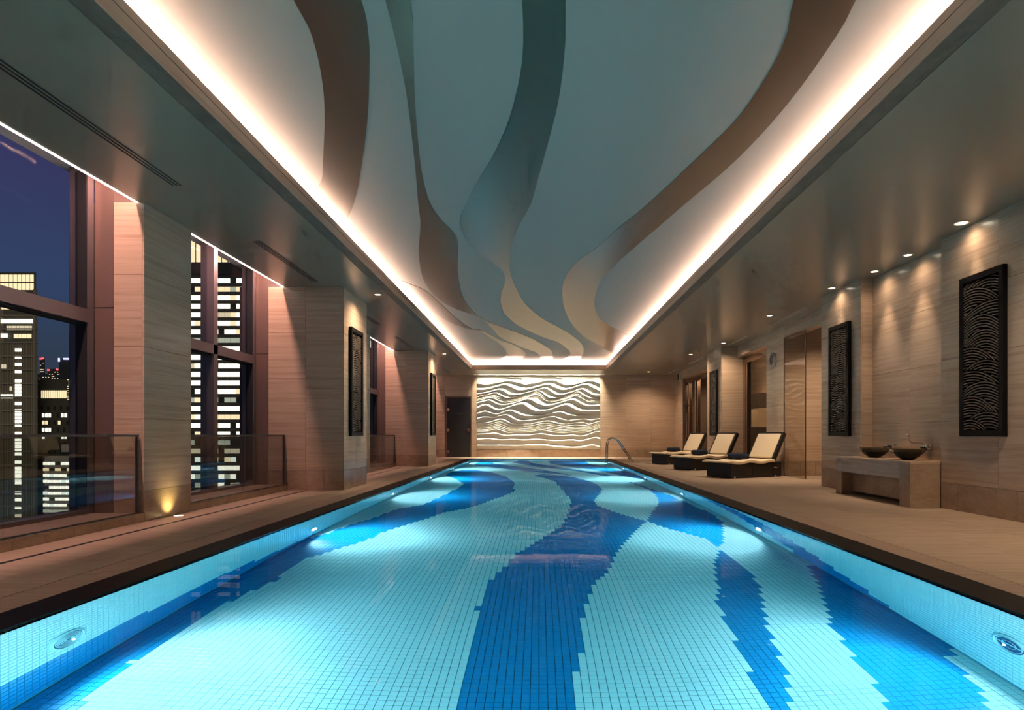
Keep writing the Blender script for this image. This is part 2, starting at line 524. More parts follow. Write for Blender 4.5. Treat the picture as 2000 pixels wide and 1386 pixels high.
BANDS = {'main': [(-0.5, 1.0), (-0.49, 3.7), (-0.5, 4.23), (-0.51, 5.33), (-0.46, 6.08), (-0.32, 6.72), (-0.26, 7.14), (-0.14, 7.43), (-0.01, 7.87), (0.19, 8.49), (0.37, 9.25), (0.54, 10.86), (0.59, 11.99), (0.51, 13.75), (0.4, 16.05), (0.13, 17.26), (-0.19, 18.26), (0.11, 18.7), (0.69, 18.26), (1.12, 16.89), (1.36, 15.57), (1.39, 13.97), (1.21, 12.79), (1.03, 11.9), (1.01, 11.06), (1.16, 10.47), (1.36, 9.83), (1.58, 9.32), (1.24, 8.33), (1.04, 7.73), (0.84, 7.05), (0.69, 6.35), (0.52, 6.01), (0.41, 5.42), (0.34, 5.0), (0.28, 4.28), (0.22, 4.07), (0.22, 3.7), (0.2, 1.0)],
 'left': [(-2.5, 1.0), (-2.58, 3.52), (-2.63, 3.76), (-2.63, 3.89), (-2.65, 4.12), (-2.64, 4.46), (-2.64, 4.77), (-2.6, 5.3), (-2.48, 5.99), (-2.54, 6.72), (-2.44, 6.99), (-2.3, 7.42), (-2.13, 7.82), (-2.05, 8.46), (-1.9, 8.91), (-1.73, 9.42), (-1.52, 10.22), (-1.25, 10.66), (-1.06, 11.13), (-0.85, 12.07), (-0.73, 12.42), (-0.55, 13.41), (-0.6, 15.73), (-0.94, 17.85), (-1.47, 19.64), (-2.05, 20.69), (-2.55, 20.69), (-2.74, 19.63), (-2.69, 18.25), (-2.21, 16.88), (-1.82, 15.28), (-1.81, 14.46), (-1.9, 12.78), (-2.04, 11.12), (-2.36, 10.63), (-2.5, 9.59), (-2.68, 8.88), (-2.74, 8.28), (-2.95, 7.76), (-2.95, 1.0)],
 'right_slim': [(2.08, 7.32), (2.09, 6.47), (2.05, 5.95), (1.86, 5.26), (1.74, 4.85), (1.68, 4.57), (1.58, 4.08), (1.45, 3.69), (1.3, 2.6), (1.25, 2.6), (1.35, 4.0), (1.44, 4.81), (1.5, 5.36), (1.64, 5.79), (1.71, 6.14), (1.84, 6.65)],
 'right': [(2.79, 6.62), (2.63, 6.05), (2.39, 5.28), (2.2, 4.79), (2.17, 4.57), (2.1, 4.19), (2.05, 3.82), (1.97, 3.59), (1.9, 1.0), (2.3, 1.0), (2.51, 3.53), (2.64, 3.87), (2.68, 4.19), (2.79, 4.24), (2.95, 5.03), (2.95, 5.74)],
 'right_far': [(1.58, 9.32), (1.74, 8.74), (1.92, 8.31), (2.06, 7.99), (2.08, 7.43), (2.22, 7.66), (2.65, 9.15), (2.72, 9.85), (2.68, 11.17), (2.61, 12.58), (2.4, 15.13), (2.25, 16.03), (2.4, 13.73), (2.3, 12.31), (2.15, 11.41)],
 'far_a': [(-2.47, 23.95), (-1.69, 22.53), (-0.9, 20.98), (0.11, 19.4), (0.71, 18.7), (1.04, 17.65), (0.86, 18.7), (0.12, 20.98), (-0.79, 22.87), (-1.79, 25.16), (-1.91, 26.04), (-1.51, 27.49), (-1.12, 28.83), (-2.63, 28.82)],
 'far_b': [(-1.11, 26.04), (-0.77, 28.83), (-0.53, 28.83), (-0.36, 26.04), (0.36, 23.58), (0.92, 21.88), (1.69, 19.64), (2.14, 18.04), (1.85, 18.05), (1.25, 20.15), (0.13, 22.2)],
 'far_c': [(0.44, 28.83), (2.02, 28.83), (1.97, 25.16), (2.56, 21.56), (2.85, 18.91), (2.86, 16.35), (2.49, 17.44), (1.81, 20.98), (1.05, 22.87), (0.45, 25.16)]}


def inside(px, py, poly):
    r = np.zeros(px.shape, bool); n = len(poly); j = n - 1
    for i in range(n):
        xi, yi = poly[i]; xj, yj = poly[j]
        if yi != yj:
            c = ((yi > py) != (yj > py)) & (px < (xj - xi) * (py - yi) / (yj - yi) + xi)
            r ^= c
        j = i
    return r


PT = 0.0535; TG = 0.0042
def tile_mesh(name, cen, U, W, Nn, mi, parent, gap=TG):
    """raised square tiles: centres cen, in-plane axes U, W and outward normal Nn"""
    k = len(cen); h = (PT - gap) / 2
    U, W, Nn = np.array(U, float), np.array(W, float), np.array(Nn, float)
    corner = np.array([-U - W, U - W, U + W, -U + W]) * h
    top = cen[:, None, :] + corner[None]
    bot = top - Nn * 0.006
    vs = np.concatenate([top, bot], 1).reshape(-1, 3)
    vs = vs - np.array(wloc(parent))
    base = (np.arange(k) * 8)[:, None, None]
    fq = np.array([[0, 1, 2, 3], [4, 5, 1, 0], [5, 6, 2, 1], [6, 7, 3, 2], [7, 4, 0, 3]])
    fs = (base + fq[None]).reshape(-1)
    me = bpy.data.meshes.new(name)
    me.vertices.add(k * 8); me.vertices.foreach_set('co', vs.ravel())
    me.loops.add(k * 20); me.loops.foreach_set('vertex_index', fs.astype(np.int32))
    me.polygons.add(k * 5); me.polygons.foreach_set('loop_start', np.arange(k * 5, dtype=np.int32) * 4)
    me.materials.append(M['tile_w']); me.materials.append(M['tile_b'])
    me.polygons.foreach_set('material_index', np.repeat(mi, 5).astype(np.int32))
    me.polygons.foreach_set('use_smooth', np.zeros(k * 5, bool))
    me.update(calc_edges=True); me.validate()
    o = bpy.data.objects.new(name, me); COL.objects.link(o); o.parent = parent
    o['kind'] = 'stuff'
    return o


xs = np.arange(WL + PT / 2, WR, PT); ys = np.arange(Y0 + PT / 2, Y1, PT)
gx, gy = np.meshgrid(xs, ys); gx = gx.ravel(); gy = gy.ravel()
blue = np.zeros(gx.shape, bool)
for pl in BANDS.values(): blue |= inside(gx, gy, pl)
cen = np.stack([gx, gy, np.full(gx.shape, ZF)], 1)
row = ((gy - Y0) / PT).astype(int)
r0 = int((3.74 - Y0) / PT)
near = (row >= r0) & (row < r0 + 3) & (np.abs(gx - 0.0) < 2.62)
tile_mesh('floor_mosaic', cen[~near], (1, 0, 0), (0, 1, 0), (0, 0, 1), blue[~near], pool)
# the nearest tiles in view, one object each
_tm = {}
for key in ('tile_w', 'tile_b'):
    me = bpy.data.meshes.new('tile'); h = (PT - TG) / 2
    b = MB().box(-h, h, -h, h, -0.006, 0)
    me.from_pydata(b.v, [], b.f); me.materials.append(M[key]); me.update(); _tm[key] = me
for c, bl in zip(cen[near][:300], blue[near][:300]):
    o = bpy.data.objects.new('tile', _tm['tile_b' if bl else 'tile_w']); COL.objects.link(o)
    o.location = Vector(c) - wloc(pool); o.parent = pool
rest = np.where(near)[0][300:]
if len(rest): tile_mesh('floor_mosaic', cen[rest], (1, 0, 0), (0, 1, 0), (0, 0, 1), blue[rest], pool)
zs = np.arange(ZW + 0.0 - PT / 2 + 0.01, ZF, -PT)
def step(v, n):                                     # border steps every few tiles
    return np.floor(v / (PT * n)) * PT * n
gy2, gz2 = [a.ravel() for a in np.meshgrid(ys, zs)]
dpt = ZW - gz2; yst = step(gy2, 11)
bl = dpt > 1.30 - np.interp(yst, [1, 4, 5, 6, 7, 8.2], [0.42, 0.40, 0.36, 0.26, 0.14, 0.0])
tile_mesh('wall_mosaic', np.stack([np.full(gy2.shape, WL), gy2, gz2], 1), (0, 1, 0), (0, 0, 1), (1, 0, 0), bl, pool, 0.0065)
yst = step(gy2, 6)
bl = (dpt > np.interp(yst, [4.9, 6, 7, 8, 9, 10, 12], [1.3, 0.98, 0.66, 0.34, 0.12, 0.0, 0.0])) & (dpt < np.interp(yst, [6.4, 7, 8, 9, 10, 11], [1.4, 1.15, 0.9, 0.6, 0.35, 0.0]))
tile_mesh('wall_mosaic', np.stack([np.full(gy2.shape, WR), gy2, gz2], 1), (0, 1, 0), (0, 0, 1), (-1, 0, 0), bl, pool, 0.0065)
gx3, gz3 = [a.ravel() for a in np.meshgrid(xs, zs)]
tile_mesh('wall_mosaic', np.stack([gx3, np.full(gx3.shape, Y1), gz3], 1), (1, 0, 0), (0, 0, 1), (0, -1, 0), np.zeros(gx3.shape, bool), pool)
# dark coping and ribbed overflow grating along each long side
for sgn, a, b, g in ((-1, WL, WL - 0.28, -3.466), (1, WR, WR + 0.31, 3.38)):
    for i in range(22):
        ya, yb = Y0 + (Y1 - Y0) * i / 22, Y0 + (Y1 - Y0) * (i + 1) / 22
        B(min(a, b), max(a, b), ya + 0.001, yb - 0.001, -0.035, 0.002).build('coping_stone', M['coping'], pool)
    side = 'window' if sgn < 0 else 'lounger'
    gr = empty('overflow_grating', ((b + g) / 2, Y0, -0.012))
    tag(gr, f'pinkish ribbed overflow grating along the {side} side of the pool', 'grating', 'overflow gratings beside the pool')
    B(min(b, g), max(b, g), Y0, Y1, -0.012, -0.008).build('channel', M['grate_gap'], gr)
    mb = MB(); y = Y0; x0, x1 = min(b, g) + 0.002, max(b, g) - 0.004
    while y < Y1 - 0.03:
        mb.box(x0, x1, y, y + 0.024, -0.008, 0.0); y += 0.031
    o = mb.build('grating_bars', M['grate'], gr, fix=False); o['kind'] = 'stuff'
    B(min(b, g), min(b, g) + 0.004, Y0, Y1, -0.008, -0.001).build('edge_strip', M['groove'], gr)

# pool water
wt = B(WL - 0.03, WR + 0.03, Y0 - 0.03, Y1 + 0.03, ZF - 0.1, ZW).build('pool_water', M['water'])
tag(wt, 'calm clear turquoise water filling the long pool', 'water')

# underwater lamps, returns
def lamps(e0, x, y, z, s):
    spot('pool_lamp', (x + s * 0.045, y, z), (x + s * 1.3, y, z - 0.1), POOL_W, 165, 0.7, (0.92, 0.98, 1.0), e0, 0.006)
    spot('pool_beam', (x + s * 0.045, y, z), (x + s * 0.62, y - 0.1, -1.32), POOL_W * 0.8, 66, 0.9, (0.95, 1.0, 1.0), e0, 0.006)
UZ = -0.88
def uw_light(side, y, label):
    x = WL if side < 0 else WR
    s = -side                     # into the pool
    e0 = empty('pool_light', (x, y, UZ))
    tag(e0, label, 'pool light', 'underwater lights along the pool walls')
    MB().lathe([(0.13, 0.0), (0.13, s * 0.012), (0.095, s * 0.022), (0.09, s * 0.016)], (x, y, UZ), 28, axis='x').build('bezel', M['fitting'], e0, smooth=False)
    MB().lathe([(0.088, s * 0.016), (0.07, s * 0.026), (0.03, s * 0.032), (0.005, s * 0.034)], (x, y, UZ), 28, axis='x').build('lens', M['e_pool'], e0, smooth=True)
    lamps(e0, x, y, UZ, s)
uys = [8.1, 12.45, 16.8, 21.15, 25.5]
words = ['second from the viewer', 'third from the viewer', 'fourth from the viewer', 'fifth from the viewer', 'nearest the relief wall']
for sd, nm in ((-1, 'window'), (1, 'lounger')):
    for y, w in zip(uys, words):
        uw_light(sd, y, f'round underwater light in the {nm}-side pool wall, {w}')
def ring_light(x, y, s, z, label, rings):
    e0 = empty('pool_light', (x, y, z))
    tag(e0, label, 'pool light', 'underwater lights along the pool walls')
    MB().lathe([(0.15, 0.0), (0.15, s * 0.012), (0.128, s * 0.022), (0.122, s * 0.012)], (x, y, z), 36, axis='x').build('ring', M['fitting'], e0)
    MB().lathe([(0.121, s * 0.006), (0.121, s * 0.013), (0.003, s * 0.014)], (x, y, z), 36, axis='x').build('disc', M['fitting_blue'], e0)
    for i in range(rings):
        r = 0.11 - 0.1 * i / rings
        MB().lathe([(r, s * 0.013), (r, s * 0.019), (r - 0.005, s * 0.019), (r - 0.005, s * 0.013)], (x, y, z), 30, axis='x', caps=False).build('grille_ring', M['fitting'], e0)
    if rings < 4:
        B(x + s * 0.013 - 0.004, x + s * 0.013 + 0.004, y - 0.10, y + 0.10, z - 0.008, z + 0.008).build('grille_bar', M['fitting'], e0)
    lamps(e0, x, y, z, s)
ring_light(WL, 3.88, 1, -0.67, 'round blue ringed underwater light low in the window-side pool wall', 7)
ring_light(WR, 3.79, -1, -0.67, 'round dark barred underwater light in the lounger-side pool wall', 2)
for xx, w in ((-1.5, 'window'), (1.5, 'lounger')):  # lamps added out of view to brighten the near pool floor
    e0 = empty('pool_light', (xx, Y0, -0.6))
    tag(e0, f'added unseen underwater light in the near end wall of the pool, {w} half', 'pool light', 'underwater lights along the pool walls')
    MB().lathe([(0.13, 0.0), (0.13, 0.012), (0.09, 0.02)], (xx, Y0, -0.6), 28, axis='y').build('lens', M['e_pool'], e0)
    spot('pool_lamp', (xx, Y0 + 0.1, -0.6), (xx, Y0 + 2.6, -1.2), POOL_W * 1.5, 150, 0.6, (0.92, 0.98, 1.0), e0, 0.01)

# ------------------------------------------------------------------ ceiling
ceiling = tag(empty('ceiling'), 'grey-green soffits around a raised ceiling with bronze ribbons', kind='structure')
LX0, LX1 = 3.06, 2.893           # outer and inner edge of the border strip
LY0, LY1 = 27.57, 27.40
B(-4.86, -LX0, FRONT, BACK + 0.1, SOF, SOF + 0.11).build('soffit', M['soffit'], ceiling)
B(LX0, 9.6, FRONT, BACK + 0.1, SOF, SOF + 0.11).build('soffit', M['soffit'], ceiling)
B(-LX0, LX0, LY0, 29.56, SOF, SOF + 0.11).build('soffit', M['soffit'], ceiling)
B(-4.86, -4.83, FRONT, BACK + 0.1, SOF + 0.11, 4.45).build('slot_cheek', M['white'], ceiling)
B(-5.36, -4.83, FRONT, BACK + 0.1, 4.36, 4.46).build('slot_top', M['white'], ceiling)
B(-5.75, -5.36, FRONT, BACK + 0.1, 4.26, 4.46).build('window_head', M['white'], ceiling)
for s in (-1, 1):
    a, b = sorted((s * LX0, s * LX1))
    B(a, b, FRONT, LY0, SOF + 0.004, SOF + 0.11).build('border_strip', M['border'], ceiling)
    a, b = sorted((s * LX1, s * (LX1 + 0.025)))
    B(a, b, FRONT, LY1 + 0.025, SOF + 0.11, 4.07).build('cove_lip', M['fascia'], ceiling)
    a, b = sorted((s * LX1, s * (LX1 - 0.006)))
    B(a, b, FRONT, LY1, SOF, SOF + 0.118).build('fascia_board', M['fascia'], ceiling)
    B(a, b, FRONT, LY1, SOF + 0.126, 4.07).build('fascia_board', M['fascia'], ceiling)
    a, b = sorted((s * LX1, s * (LX1 - 0.002)))
    B(a, b, FRONT, LY1, SOF + 0.116, SOF + 0.128).build('fascia_groove', M['groove'], ceiling)
    a, b = sorted((s * 3.32, s * 3.42))
    B(a, b, FRONT, 27.95, SOF + 0.11, UP).build('cove_back', M['white'], ceiling)
B(-LX0, LX0, LY1, LY0, SOF + 0.004, SOF + 0.11).build('border_strip', M['border'], ceiling)
B(-LX1, LX1, LY1, LY1 + 0.025, SOF + 0.11, 4.07).build('cove_lip', M['fascia'], ceiling)
B(-LX1, LX1, LY1 - 0.006, LY1, SOF, 4.07).build('fascia_board', M['fascia'], ceiling)
B(-3.42, 3.42, 27.85, 27.95, SOF + 0.11, UP).build('cove_back', M['white'], ceiling)
B(-3.45, 3.45, FRONT, 28.0, UP, UP + 0.1).build('raised_ceiling', M['ceil'], ceiling)
# relief wash slot at the back
B(-3.2, 3.2, 29.50, BACK + 0.1, 4.20, 4.26).build('slot_top', M['white'], ceiling)
B(-3.2, 3.2, 29.53, 29.56, SOF + 0.11, 4.26).build('slot_cheek', M['white'], ceiling)
B(-3.06, -2.95, 29.56, BACK + 0.05, SOF, 4.26).build('slot_end', M['white'], ceiling)
B(2.91, 3.06, 29.56, BACK + 0.05, SOF, 4.26).build('slot_end', M['white'], ceiling)
B(-2.95, 2.91, 29.88, BACK + 0.1, SOF - 0.005, 4.26).build('slot_back', M['white'], ceiling)

RIBBONS = [([(-1.80, 1.5), (-1.80, 3.6), (-1.817, 4.703), (-1.836, 5.139), (-1.983, 5.812), (-2.194, 6.492), (-2.507, 7.367), (-2.795, 8.115), (-3.25, 8.8)], [(-1.25, 1.5), (-1.28, 3.6), (-1.316, 4.703), (-1.363, 5.061), (-1.462, 5.477), (-1.743, 6.45), (-2.159, 7.693), (-2.603, 8.893), (-3.25, 10.3)]),
 ([(-1.06, 1.5), (-1.09, 3.6), (-1.138, 4.703), (-1.179, 5.261), (-1.261, 6.059), (-1.417, 7.143), (-1.549, 8.002), (-1.692, 8.893), (-1.804, 9.644), (-2.09, 11.03), (-2.285, 12.21), (-2.412, 13.354), (-2.421, 14.572), (-2.265, 15.782), (-1.927, 16.706), (-1.624, 17.512), (-1.409, 19.196), (-1.25, 21.238), (-0.707, 23.08), (-0.061, 25.112), (0.133, 27.8)], [(-0.70, 1.5), (-0.85, 3.6), (-0.948, 4.703), (-1.053, 5.331), (-1.201, 6.152), (-1.372, 7.273), (-1.467, 8.083), (-1.513, 8.893), (-1.456, 9.552), (-1.344, 10.16), (-1.368, 10.733), (-1.519, 11.848), (-1.674, 13.221), (-1.773, 14.954), (-1.724, 16.568), (-1.465, 17.986), (-1.114, 18.923), (-0.288, 21.015), (0.343, 23.626), (0.53, 25.271), (0.6, 27.8)]),
 ([(-0.11, 1.5), (-0.12, 3.6), (-0.125, 4.703), (-0.13, 5.192), (-0.175, 5.712), (-0.302, 6.45), (-0.516, 7.273), (-0.761, 8.002), (-1.026, 8.893), (-1.174, 9.395), (-1.227, 9.883), (-1.199, 10.619), (-1.027, 11.375), (-0.781, 12.099), (-0.7, 12.757), (-0.711, 13.354), (-0.837, 14.209), (-0.929, 15.357), (-0.901, 16.919), (-0.629, 18.571), (0.0, 20.581), (0.698, 22.182), (1.193, 24.647), (1.158, 26.097), (0.783, 27.8)], [(0.12, 1.5), (0.17, 3.6), (0.197, 4.703), (0.215, 5.331), (0.184, 6.152), (0.096, 7.017), (-0.054, 8.336), (-0.122, 8.893), (-0.298, 9.715), (-0.445, 10.619), (-0.534, 11.607), (-0.571, 12.635), (-0.503, 13.864), (-0.351, 15.536), (0.056, 17.436), (0.65, 19.196), (1.186, 21.015), (1.601, 23.08), (1.742, 25.112), (1.699, 27.8)]),
 ([(1.5, 1.5), (1.70, 3.6), (1.885, 4.703), (1.988, 5.093), (2.038, 5.553), (2.03, 6.278), (1.936, 6.92), (1.506, 8.893), (1.227, 9.883), (0.988, 10.939), (0.727, 11.709), (0.545, 12.757), (0.508, 14.01), (0.611, 15.782), (0.87, 17.986), (1.394, 20.581), (2.122, 22.686), (3.0, 25.4)], [(1.95, 1.5), (2.2, 3.6), (2.344, 4.703), (2.384, 4.935), (2.412, 5.418), (2.42, 5.942), (2.398, 6.535), (2.335, 7.22), (2.221, 7.938), (2.022, 8.893), (1.882, 9.644), (1.671, 10.733), (1.456, 11.954), (1.282, 13.354), (1.317, 15.124), (1.509, 16.706), (1.92, 18.316), (3.1, 21.0)]),
 ([(-3.1, 12.6), (-2.751, 13.535), (-2.521, 14.209), (-2.427, 15.357), (-2.333, 16.919), (-2.095, 19.104), (-1.752, 19.573), (-1.34, 21.583), (-0.896, 22.686), (-0.523, 24.955), (-0.657, 26.268), (-1.126, 27.8)], [(-3.2, 14.6), (-2.806, 16.568), (-2.582, 17.986), (-2.214, 19.196), (-1.852, 19.964), (-1.431, 22.182), (-1.28, 24.053), (-1.431, 26.097), (-2.117, 27.8)])]
for A_, B_ in RIBBONS:
    a = resample(catmull(A_), 110); b = resample(catmull(B_), 110)
    # pair the two edges by distance along the hall so that cross-sections stay short
    a = [Vector((p.x, p.y, UP)) for p in a]; b = [Vector((p.x, p.y, UP)) for p in b]
    MB().strip_solid(a, b, (0, 0, -0.004)).build('ribbon', M['ribbon'], ceiling)

# cove lamps
def strip_light(name, x0, x1, y0, y1, z, mat, label, cat, up=True, n=60, group=None):
    o = MB()
    alongy = (y1 - y0) > (x1 - x0)
    for i in range(n):
        if alongy:
            a = y0 + (y1 - y0) * i / n; b = y0 + (y1 - y0) * (i + 1) / n
            q = [(x0, a, z), (x1, a, z), (x1, b, z), (x0, b, z)]
        else:
            a = x0 + (x1 - x0) * i / n; b = x0 + (x1 - x0) * (i + 1) / n
            q = [(a, y0, z), (b, y0, z), (b, y1, z), (a, y1, z)]
        o.add(q, [(0, 1, 2, 3) if up else (3, 2, 1, 0)])
    e0 = empty(name, ((x0 + x1) / 2, (y0 + y1) / 2, z))
    o.build('diffuser', mat, e0, fix=False)
    d = -0.02 if up else 0.02
    B(x0 - 0.01, x1 + 0.01, y0, y1, *sorted((z + d, z + d * 0.15))).build('tray', M['white'], e0)
    tag(e0, label, cat, group)
    return e0
strip_light('cove_light', -3.27, -3.21, FRONT + 0.1, 27.5, 4.03, M['e_cove'], 'hidden warm strip lamp in the ceiling cove on the window side', 'cove light', n=140, group='strip lamps in the ceiling cove')
strip_light('cove_light', 3.21, 3.27, FRONT + 0.1, 27.5, 4.03, M['e_cove'], 'hidden warm strip lamp in the ceiling cove on the lounger side', 'cove light', n=140, group='strip lamps in the ceiling cove')
strip_light('cove_light', -2.95, 2.95, 27.70, 27.76, 4.03, M['e_cove'], 'hidden warm strip lamp in the cove at the relief-wall end', 'cove light', n=30, group='strip lamps in the ceiling cove')
# lamps in the slot above the windows
BAYS = [(0.0, 7.70), (8.74, 12.10), (13.70, 16.95), (18.0, 21.30), (22.90, 26.2), (27.2, 29.9)]
bw = ['nearest window', 'window between the slim and the deep pier', 'window beyond the first deep pier', 'window before the second deep pier', 'window beyond the second deep pier', 'window beside the dark door']
for (a, b), w in zip(BAYS, bw):
    sl = strip_light('window_slot_light', -5.02, -4.96, a, b, 4.33, M['e_slot'], 'rosy strip lamp over the ' + w, 'slot light', up=False, n=24, group='strip lamps above the windows')
    B(-4.892, -4.862, a, b, SOF - 0.006, SOF + 0.02).build('edge_profile', M['e_edge'], sl)

# ------------------------------------------------------------------ left wall: piers, windows, sills
wall_left = tag(empty('wall_left'), 'travertine piers between tall windows on the city side', kind='structure')
def pier(xf, y0, y1):
    p = empty('pier', (xf, y0, 0), wall_left)
    B(-5.72, xf - T, y0 + T, y1 - T, 0.0, SOF + (0.0 if xf > -4.8 else 0.0)).build('core', M['core'], p)
    clad(p, 'x', xf, 1, y0, y1, cw=0.8)
    clad(p, 'y', y0, -1, -5.16, xf - T, cw=0.75)
    clad(p, 'y', y1, 1, -5.16, xf - T, cw=0.75)
    # bronze column cover between the stone and the window frame
    B(-5.40, -5.165, y0 + 0.012, y1 - 0.012, 2.60, 4.24).build('column_cover', M['bronze_panel'], p)
    B(-5.40, -5.165, y0 + 0.012, y1 - 0.012, 0.10, 2.588).build('column_cover', M['bronze_panel'], p)
    return p
for xf, a, b in ((XLF, 7.70, 8.74), (XLP, 12.10, 13.70), (XLF, 16.95, 18.0), (XLP, 21.30, 22.90), (XLF, 26.2, 27.2)):
    pier(xf, a, b)
GX = -5.52
wn_labels = ['tall bronze-framed night window nearest the viewer', 'tall night window with a mullion showing the lit office tower', 'narrow-looking night window behind the first deep pier', 'night window just before the second deep pier', 'night window hidden behind the second deep pier', 'last night window beside the back wall']
for i, ((a, b), lb) in enumerate(zip(BAYS, wn_labels)):
    w = tag(empty(f'window_{i + 1}', (GX, a, 0.1)), lb, kind='structure')
    # sill and its tiled upstand
    B(-5.72, XLF - T, a, b, -0.30, 0.085).build('sill_core', M['core'], w)
    E_ = edges(a, b, 0.385)
    for k in range(len(E_) - 1):
        slab(w, 'upstand_tile', M['trav_base'], XLF - T, XLF, E_[k] + 0.002, E_[k + 1] - 0.002, 0.0, 0.083)
    E_ = edges(a, b, 1.155)
    for k in range(len(E_) - 1):
        slab(w, 'sill_stone', M['deck'], -5.45, XLF, E_[k] + 0.001, E_[k + 1] - 0.001, 0.085, 0.105)
    # frame
    fx0, fx1 = -5.62, -5.40
    for yy in (a, b - 0.10):
        B(fx0, fx1, yy, yy + 0.10, 0.105, 4.26).build('jamb', M['bronze'], w)
        B(GX - 0.02, fx1 - 0.01, *((yy + 0.10, yy + 0.115) if yy == a else (yy - 0.015, yy)), 0.2, 4.2).build('gasket', M['gasket'], w)
    muls = []
    L_ = b - a
    if L_ > 5: muls = [a + 2.6, a + 5.0]
    elif L_ > 3.2: muls = [a + 1.80]
    elif L_ > 2: muls = [a + L_ / 2]
    for my in muls:
        B(fx0, fx1 , my, my + 0.13, 0.105, 4.26).build('mullion', M['bronze'], w)
    B(fx0, fx1, a + 0.1, b - 0.1, 0.105, 0.15).build('bottom_rail', M['bronze'], w)
    B(fx0, fx1, a + 0.1, b - 0.1, 2.395, 2.555).build('transom', M['bronze'], w)
    B(fx0 + 0.03, fx1 - 0.05, a + 0.1, b - 0.1, 2.375, 2.395).build('gasket', M['gasket'], w)
    st = [a + 0.1] + [v for my in muls for v in (my, my + 0.13)] + [b - 0.1]
    for k in range(0, len(st), 2):
        for (z0, z1) in ((0.15, 2.395), (2.555, 4.26)):
            B(GX - 0.006, GX + 0.006, st[k], st[k + 1], z0, z1).build('glass_pane', M['win'], w)

# glass railings on the sills
rw = ['in front of the nearest window', 'in front of the window with the lit office tower', 'behind the first deep pier', 'before the second deep pier', 'behind the second deep pier', 'beside the dark door']
for (a, b), w in list(zip(BAYS, rw))[:4]:
    rl = empty('glass_railing', (-4.85, a, 0.105))
    tag(rl, 'smoked glass railing ' + w, 'railing', 'glass railings along the windows')
    E_ = edges(a + 0.03, b - 0.05, 1.8)
    for k in range(len(E_) - 1):
        B(-4.858, -4.846, E_[k] + 0.004, E_[k + 1] - 0.004, 0.11, 1.03).build('glass_panel', M['rail_glass'], rl)
    B(-4.872, -4.832, a + 0.02, b - 0.03, 1.03, 1.055).build('top_rail', M['rail_cap'], rl)
    B(-4.865, -4.839, b - 0.055, b - 0.03, 0.105, 1.03).build('end_post', M['rail_cap'], rl)
    B(-4.868, -4.836, a + 0.02, b - 0.055, 0.105, 0.115).build('foot_channel', M['rail_cap'], rl)

# ------------------------------------------------------------------ back wall, door, relief
wall_back = tag(empty('wall_back', (0, BACK, 0)), 'travertine end wall framing the wave relief', kind='structure')
B(-5.75, 9.6, BACK + 0.06, BACK + 0.3, -0.3, 4.5).build('core', M['core'], wall_back)
seg = empty('side_panel', (0, BACK, 0), wall_back)
clad(seg, 'y', BACK, -1, -5.40, -4.44, cw=1.0, T=0.06)
clad(seg, 'y', BACK, -1, -3.20, -2.94, cw=1.0, T=0.06)
clad(seg, 'y', BACK, -1, -4.44, -3.20, z0=2.87, cw=1.3, rh=1.0, base=False, T=0.06)
seg = empty('side_panel', (4.6, BACK, 0), wall_back)
clad(seg, 'y', BACK, -1, 2.90, 6.45, cw=1.2, T=0.06)
seg = empty('relief_base', (0, BACK, 0), wall_back)
E_ = edges(-2.94, 2.90, 0.365)
for k in range(len(E_) - 1):
    slab(seg, 'base_tile', M['trav_base'], E_[k] + 0.002, E_[k + 1] - 0.002, BACK, BACK + 0.06, 0, 0.36)

d1 = tag(empty('door_1', (-3.8, BACK, 0)), 'charcoal flush door with silver hinges in the end wall', kind='structure')
B(-4.41, -4.35, BACK - 0.012, BACK + 0.06, 0, 2.86).build('frame_post', M['bronze_panel'], d1)
B(-3.25, -3.23, BACK - 0.012, BACK + 0.06, 0, 2.86).build('frame_post', M['bronze_panel'], d1)
B(-4.41, -3.23, BACK - 0.012, BACK + 0.06, 2.82, 2.86).build('frame_head', M['bronze_panel'], d1)
leaf = B(-4.34, -3.26, BACK + 0.0, BACK + 0.045, 0.01, 2.815).build('leaf', M['door'], d1, bevel=0.004)
for z in (2.24, 1.27, 0.27):
    B(-4.345, -4.235, BACK - 0.015, BACK, z - 0.065, z + 0.065).build('hinge', M['steel'], leaf, bevel=0.006)
B(-3.37, -3.28, BACK - 0.012, BACK, 1.17, 1.42).build('lock_plate', M['copper'], leaf, bevel=0.004)
MB().tube([(-3.325, BACK - 0.01, 1.31), (-3.325, BACK - 0.05, 1.31), (-3.33, BACK - 0.06, 1.305), (-3.44, BACK - 0.06, 1.30)], 0.011, 8).build('handle', M['steel'], leaf, smooth=True)
sg = MB()
for k in range(12):                                   # raised silver lettering, too small to read
    if k == 6: continue
    x = -3.955 + 0.028 * k
    sg.box(x, x + 0.007, BACK - 0.004, BACK, 2.045, 2.085)
    sg.box(x + 0.007, x + 0.017, BACK - 0.004, BACK, 2.062 if k % 2 else 2.045, 2.070 if k % 2 else 2.052)
    if k % 3: sg.box(x + 0.015, x + 0.021, BACK - 0.004, BACK, 2.045, 2.085)
sg.build('sign_lettering', M['clock_mark'], leaf)

